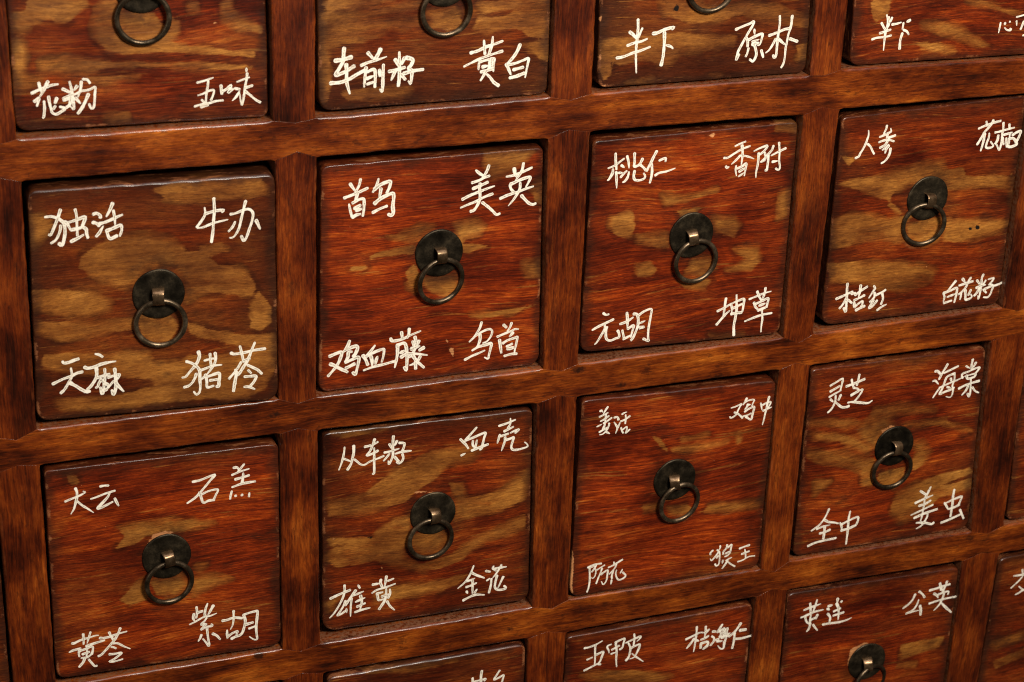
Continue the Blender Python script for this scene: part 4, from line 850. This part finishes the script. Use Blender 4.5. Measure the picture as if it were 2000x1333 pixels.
# ---------------------------------------------------------------- handwriting
def inscription(parent, text, width, strokes, seed):
    r = random.Random(seed)
    V, F, AC, AL = [], [], [], []
    sx = np.array([-1, -.8, -.4, 0, .4, .8, 1.0])
    sh = np.array([.9, 1.0, 1.0, 1.0, 1.0, 1.0, .9])
    for q, s in enumerate(strokes.split(';')):
        p = spline(pts(s), 0.45)
        L = np.sum(np.linalg.norm(np.diff(p, axis=0), axis=1))
        hw = width * 0.447 * r.uniform(0.80, 1.14)
        n = len(p)
        arc = np.linspace(0, L, n)
        wv = hw * (1 + 0.13 * np.clip(wobble(arc + r.uniform(0, 99), seed * 91 + q, (3, 7, 15), (.4, .5, .6)), -1.3, 1.3))
        # heavier where the brush lands and lifts
        wv *= 1 + 0.16 * np.exp(-(arc / 1.3) ** 2) + r.uniform(-0.14, 0.16) * np.exp(-((L - arc) / 1.6) ** 2)
        if r.random() < 0.45:                  # lifted stroke thins out
            wv *= 1 - r.uniform(0.25, 0.6) * np.clip((arc - L * 0.45) / (L * 0.55 + 1e-6), 0, 1) ** 1.5
        if r.random() < 0.3:
            wv *= 1 - r.uniform(0.2, 0.5) * np.clip(1 - arc / (L * 0.4 + 1e-6), 0, 1) ** 1.5
        t0 = p[1] - p[0]; t0 /= np.linalg.norm(t0) + 1e-9
        t1 = p[-1] - p[-2]; t1 /= np.linalg.norm(t1) + 1e-9
        A = [(p[0] - t0 * wv[0] * a * 0.85, wv[0] * math.sqrt(1 - a * a)) for a in (0.985, 0.9, 0.7, 0.4)]
        Bc = [(p[-1] + t1 * wv[-1] * a * 0.85, wv[-1] * math.sqrt(1 - a * a)) for a in (0.4, 0.7, 0.9, 0.985)]
        c = np.array([a[0] for a in A] + list(p) + [b[0] for b in Bc])
        ww = np.array([a[1] for a in A] + list(wv) + [b[1] for b in Bc])
        t = np.gradient(c, axis=0); t /= np.linalg.norm(t, axis=1)[:, None] + 1e-9
        nr = np.c_[-t[:, 1], t[:, 0]]
        jl = np.array([r.gauss(0, .025) for _ in c]); jr = np.array([r.gauss(0, .025) for _ in c])
        h = 0.035 + 0.004 * q
        b0 = len(V)
        ca = np.r_[0, np.cumsum(np.linalg.norm(np.diff(c, axis=0), axis=1))] + q * 37.0 + seed * 11.0
        for i in range(len(c)):
            for a, hh in zip(sx, sh):
                k = ww[i] * a * (1 + (jl[i] if a < 0 else jr[i]))
                V.append((c[i, 0] + nr[i, 0] * k, -0.02 - h * hh * min(1.0, ww[i] / hw + 0.2), c[i, 1] + nr[i, 1] * k))
                AC.append(a); AL.append(ca[i])
        m = len(sx)
        for i in range(len(c) - 1):
            for j in range(m - 1):
                F.append((b0 + i * m + j, b0 + (i + 1) * m + j, b0 + (i + 1) * m + j + 1, b0 + i * m + j + 1))
    ob = make('inscription', V, F, M_PAINT, parent, {'across': AC, 'along': AL})
    # faces must look out of the drawer (-y)
    if sum(f.normal.y * f.area for f in ob.data.polygons) > 0:
        ob.data.flip_normals()
    ob['label'] = 'cream brush-painted characters ' + text
    return ob


# ---------------------------------------------------------------- drawers
def front_mesh(name, cor, tf, seed, tone, parent, H):
    r = random.Random(seed)
    TL, TR, BR, BL = cor
    rad = [max(tf * 1.35 + 1.2, r.uniform(3.0, 4.8)) for _ in range(2)] + [r.uniform(3.6, 6.5), r.uniform(4.5, 8.0)]
    poly = []
    C = [TL, TR, BR, BL]
    rad = [rad[0], rad[1], rad[2] + 1.0, rad[3] + 1.0]
    for i in range(4):                        # rounded corners
        c = C[i]; a = C[i - 1]; b = C[(i + 1) % 4]
        ua = (a - c) / np.linalg.norm(a - c); ub = (b - c) / np.linalg.norm(b - c)
        p0, p2 = c + ua * rad[i], c + ub * rad[i]
        for t in np.linspace(0, 1, 7):
            poly.append((1 - t) ** 2 * p0 + 2 * t * (1 - t) * (c * 0.85 + (p0 + p2) * 0.075) + t * t * p2)
    o, seg, arc = resample(np.array(poly), 2.0)
    n = inward(o)
    up = np.clip(-n[:, 1], 0, 1) ** 2; dn = np.clip(n[:, 1], 0, 1) ** 2; sd = n[:, 0] ** 2
    wd = up * tf * 0.85 + dn * 1.4 + sd * 1.0
    wd *= 1 + 0.20 * np.clip(wobble(arc, seed + 1, (16, 34, 70)), -1.4, 1.4)
    o = o + n * (0.12 + 0.20 * np.clip(wobble(arc, seed + 2, (12, 28, 60)), -1.5, 1.2))[:, None]
    L = edge_loops(o, wd, 90.0, 8, wd + up * 6.0)
    inner, cen = L[-1][0], np.mean(np.array(C), axis=0)
    last = L[-1][2]
    for s in np.linspace(1, 0, 40)[1:-1]:
        L.append((cen + (inner - cen) * s, np.zeros(len(o)), None))
    V, F = stack(L)
    N = len(o)
    V = np.vstack([V, [[cen[0], 0.0, cen[1]]]])
    b = (len(L) - 1) * N
    for i in range(N):
        F.append((b + i, b + (i + 1) % N, len(V) - 1))
    P2 = V[:, [0, 2]]
    edge = sdf(P2, [o])
    edge[:N] = 0
    att = {'edge': edge, 'tone': np.full(len(V), tone)}
    rr = np.hypot(P2[:, 0] - H[2], P2[:, 1] - H[3] + 1.5)
    att['rub'] = np.where(P2[:, 1] < H[3] - 2.0, np.abs(rr - 12.2), 20.0)
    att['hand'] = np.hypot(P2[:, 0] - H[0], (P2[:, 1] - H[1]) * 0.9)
    for k, D in (('worn', WORN), ('chip', CHIPS), ('hole', HOLES)):
        att[k] = sdf(P2, [pts(q) for q in D[name].split(';')]) if name in D else np.full(len(V), -40.0)
        att[k][:N] = -40
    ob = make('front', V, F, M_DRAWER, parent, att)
    fix_normals(ob)
    return ob


LABEL = {
    'A1': 'drawer painted 花粉 and 五味, tan wear curling round its ring, top edge cut off',
    'A2': 'tan-striped brown drawer painted 车前籽 and 黄白 under its ring',
    'A3': 'dark brown drawer painted 半下 and 原朴, wavy tan band under its ring',
    'A4': 'red-brown drawer in the upper right corner painted 半下, mostly out of view',
    'B1': 'mostly tan worn drawer painted 独活, 牛办, 天麻 and 猪苓',
    'B2': 'bright red drawer painted 首乌, 美英, 鸡血藤 and 乌首',
    'B3': 'red drawer with small square tan patches painted 桃仁, 香附, 元胡 and 坤草',
    'B4': 'drawer with broad tan waves and two dark nail holes, painted 人参 and 白花籽',
    'C1': 'plain red drawer with pale scratch over its plate, painted 大云, 石羔, 黄苓 and 紫胡',
    'C2': 'drawer with large diagonal tan bands painted 从车籽, 血壳, 雄黄 and 金花',
    'C3': 'evenly red drawer with chipped pale left edge, painted 姜活, 鸡中, 防花 and 狼王',
    'C4': 'striped tan and red drawer painted 灵芝, 海棠, 全中 and 姜虫',
    'C5': 'sliver of a drawer at the right picture edge beside the 海棠 drawer',
    'D2': 'drawer at the bottom edge under the 雄黄 drawer, only its shiny rounded top showing',
    'D3': 'red drawer at the bottom edge painted 五甲皮 and 桔海仁, no pull in view',
    'D4': 'dark red drawer at the bottom painted 黄莲 and 公英, with its plate in view',
    'D5': 'drawer in the lower right corner with tan streaks, only 交 visible',
    'C0': 'narrow strip of a drawer at the lower left edge beside the 大云 drawer',
}
OUT = {'A0': 'plain drawer of the outermost left column', 'B0': 'plain drawer of the outermost left column',
       'D0': 'plain drawer of the outermost left column', 'D1': 'plain drawer directly below the 大云 drawer',
       'A5': 'plain drawer of the outermost right column', 'B5': 'plain drawer of the outermost right column'}
TONE = {'A1': .25, 'A2': .75, 'A3': .8, 'A4': .2, 'B1': .7, 'B2': -.15, 'B3': .0, 'B4': .3, 'C1': .05, 'C2': .35, 'C3': -.1, 'C4': .15,
        'D2': .3, 'D3': .1, 'D4': .1, 'D5': .4, 'C0': .5, 'C5': .2}
for idx, (nm, (org, yaw, cs, tf, H)) in enumerate(DRAWERS.items()):
    d = empty('drawer', (org[0] * MM, org[1] * MM, org[2] * MM), yaw)
    d['label'] = LABEL.get(nm) or OUT[nm]
    d['category'] = 'drawer'
    d['group'] = 'drawers of the apothecary cabinet'
    front_mesh(nm, pts(cs), tf, 40 + idx * 17, TONE.get(nm, .3), d, H)
    handle(d, *H, seed=idx)
    for q, (txt, wdt, st) in enumerate(WRITING.get(nm, [])):
        inscription(d, txt, wdt, st, idx * 5 + q)
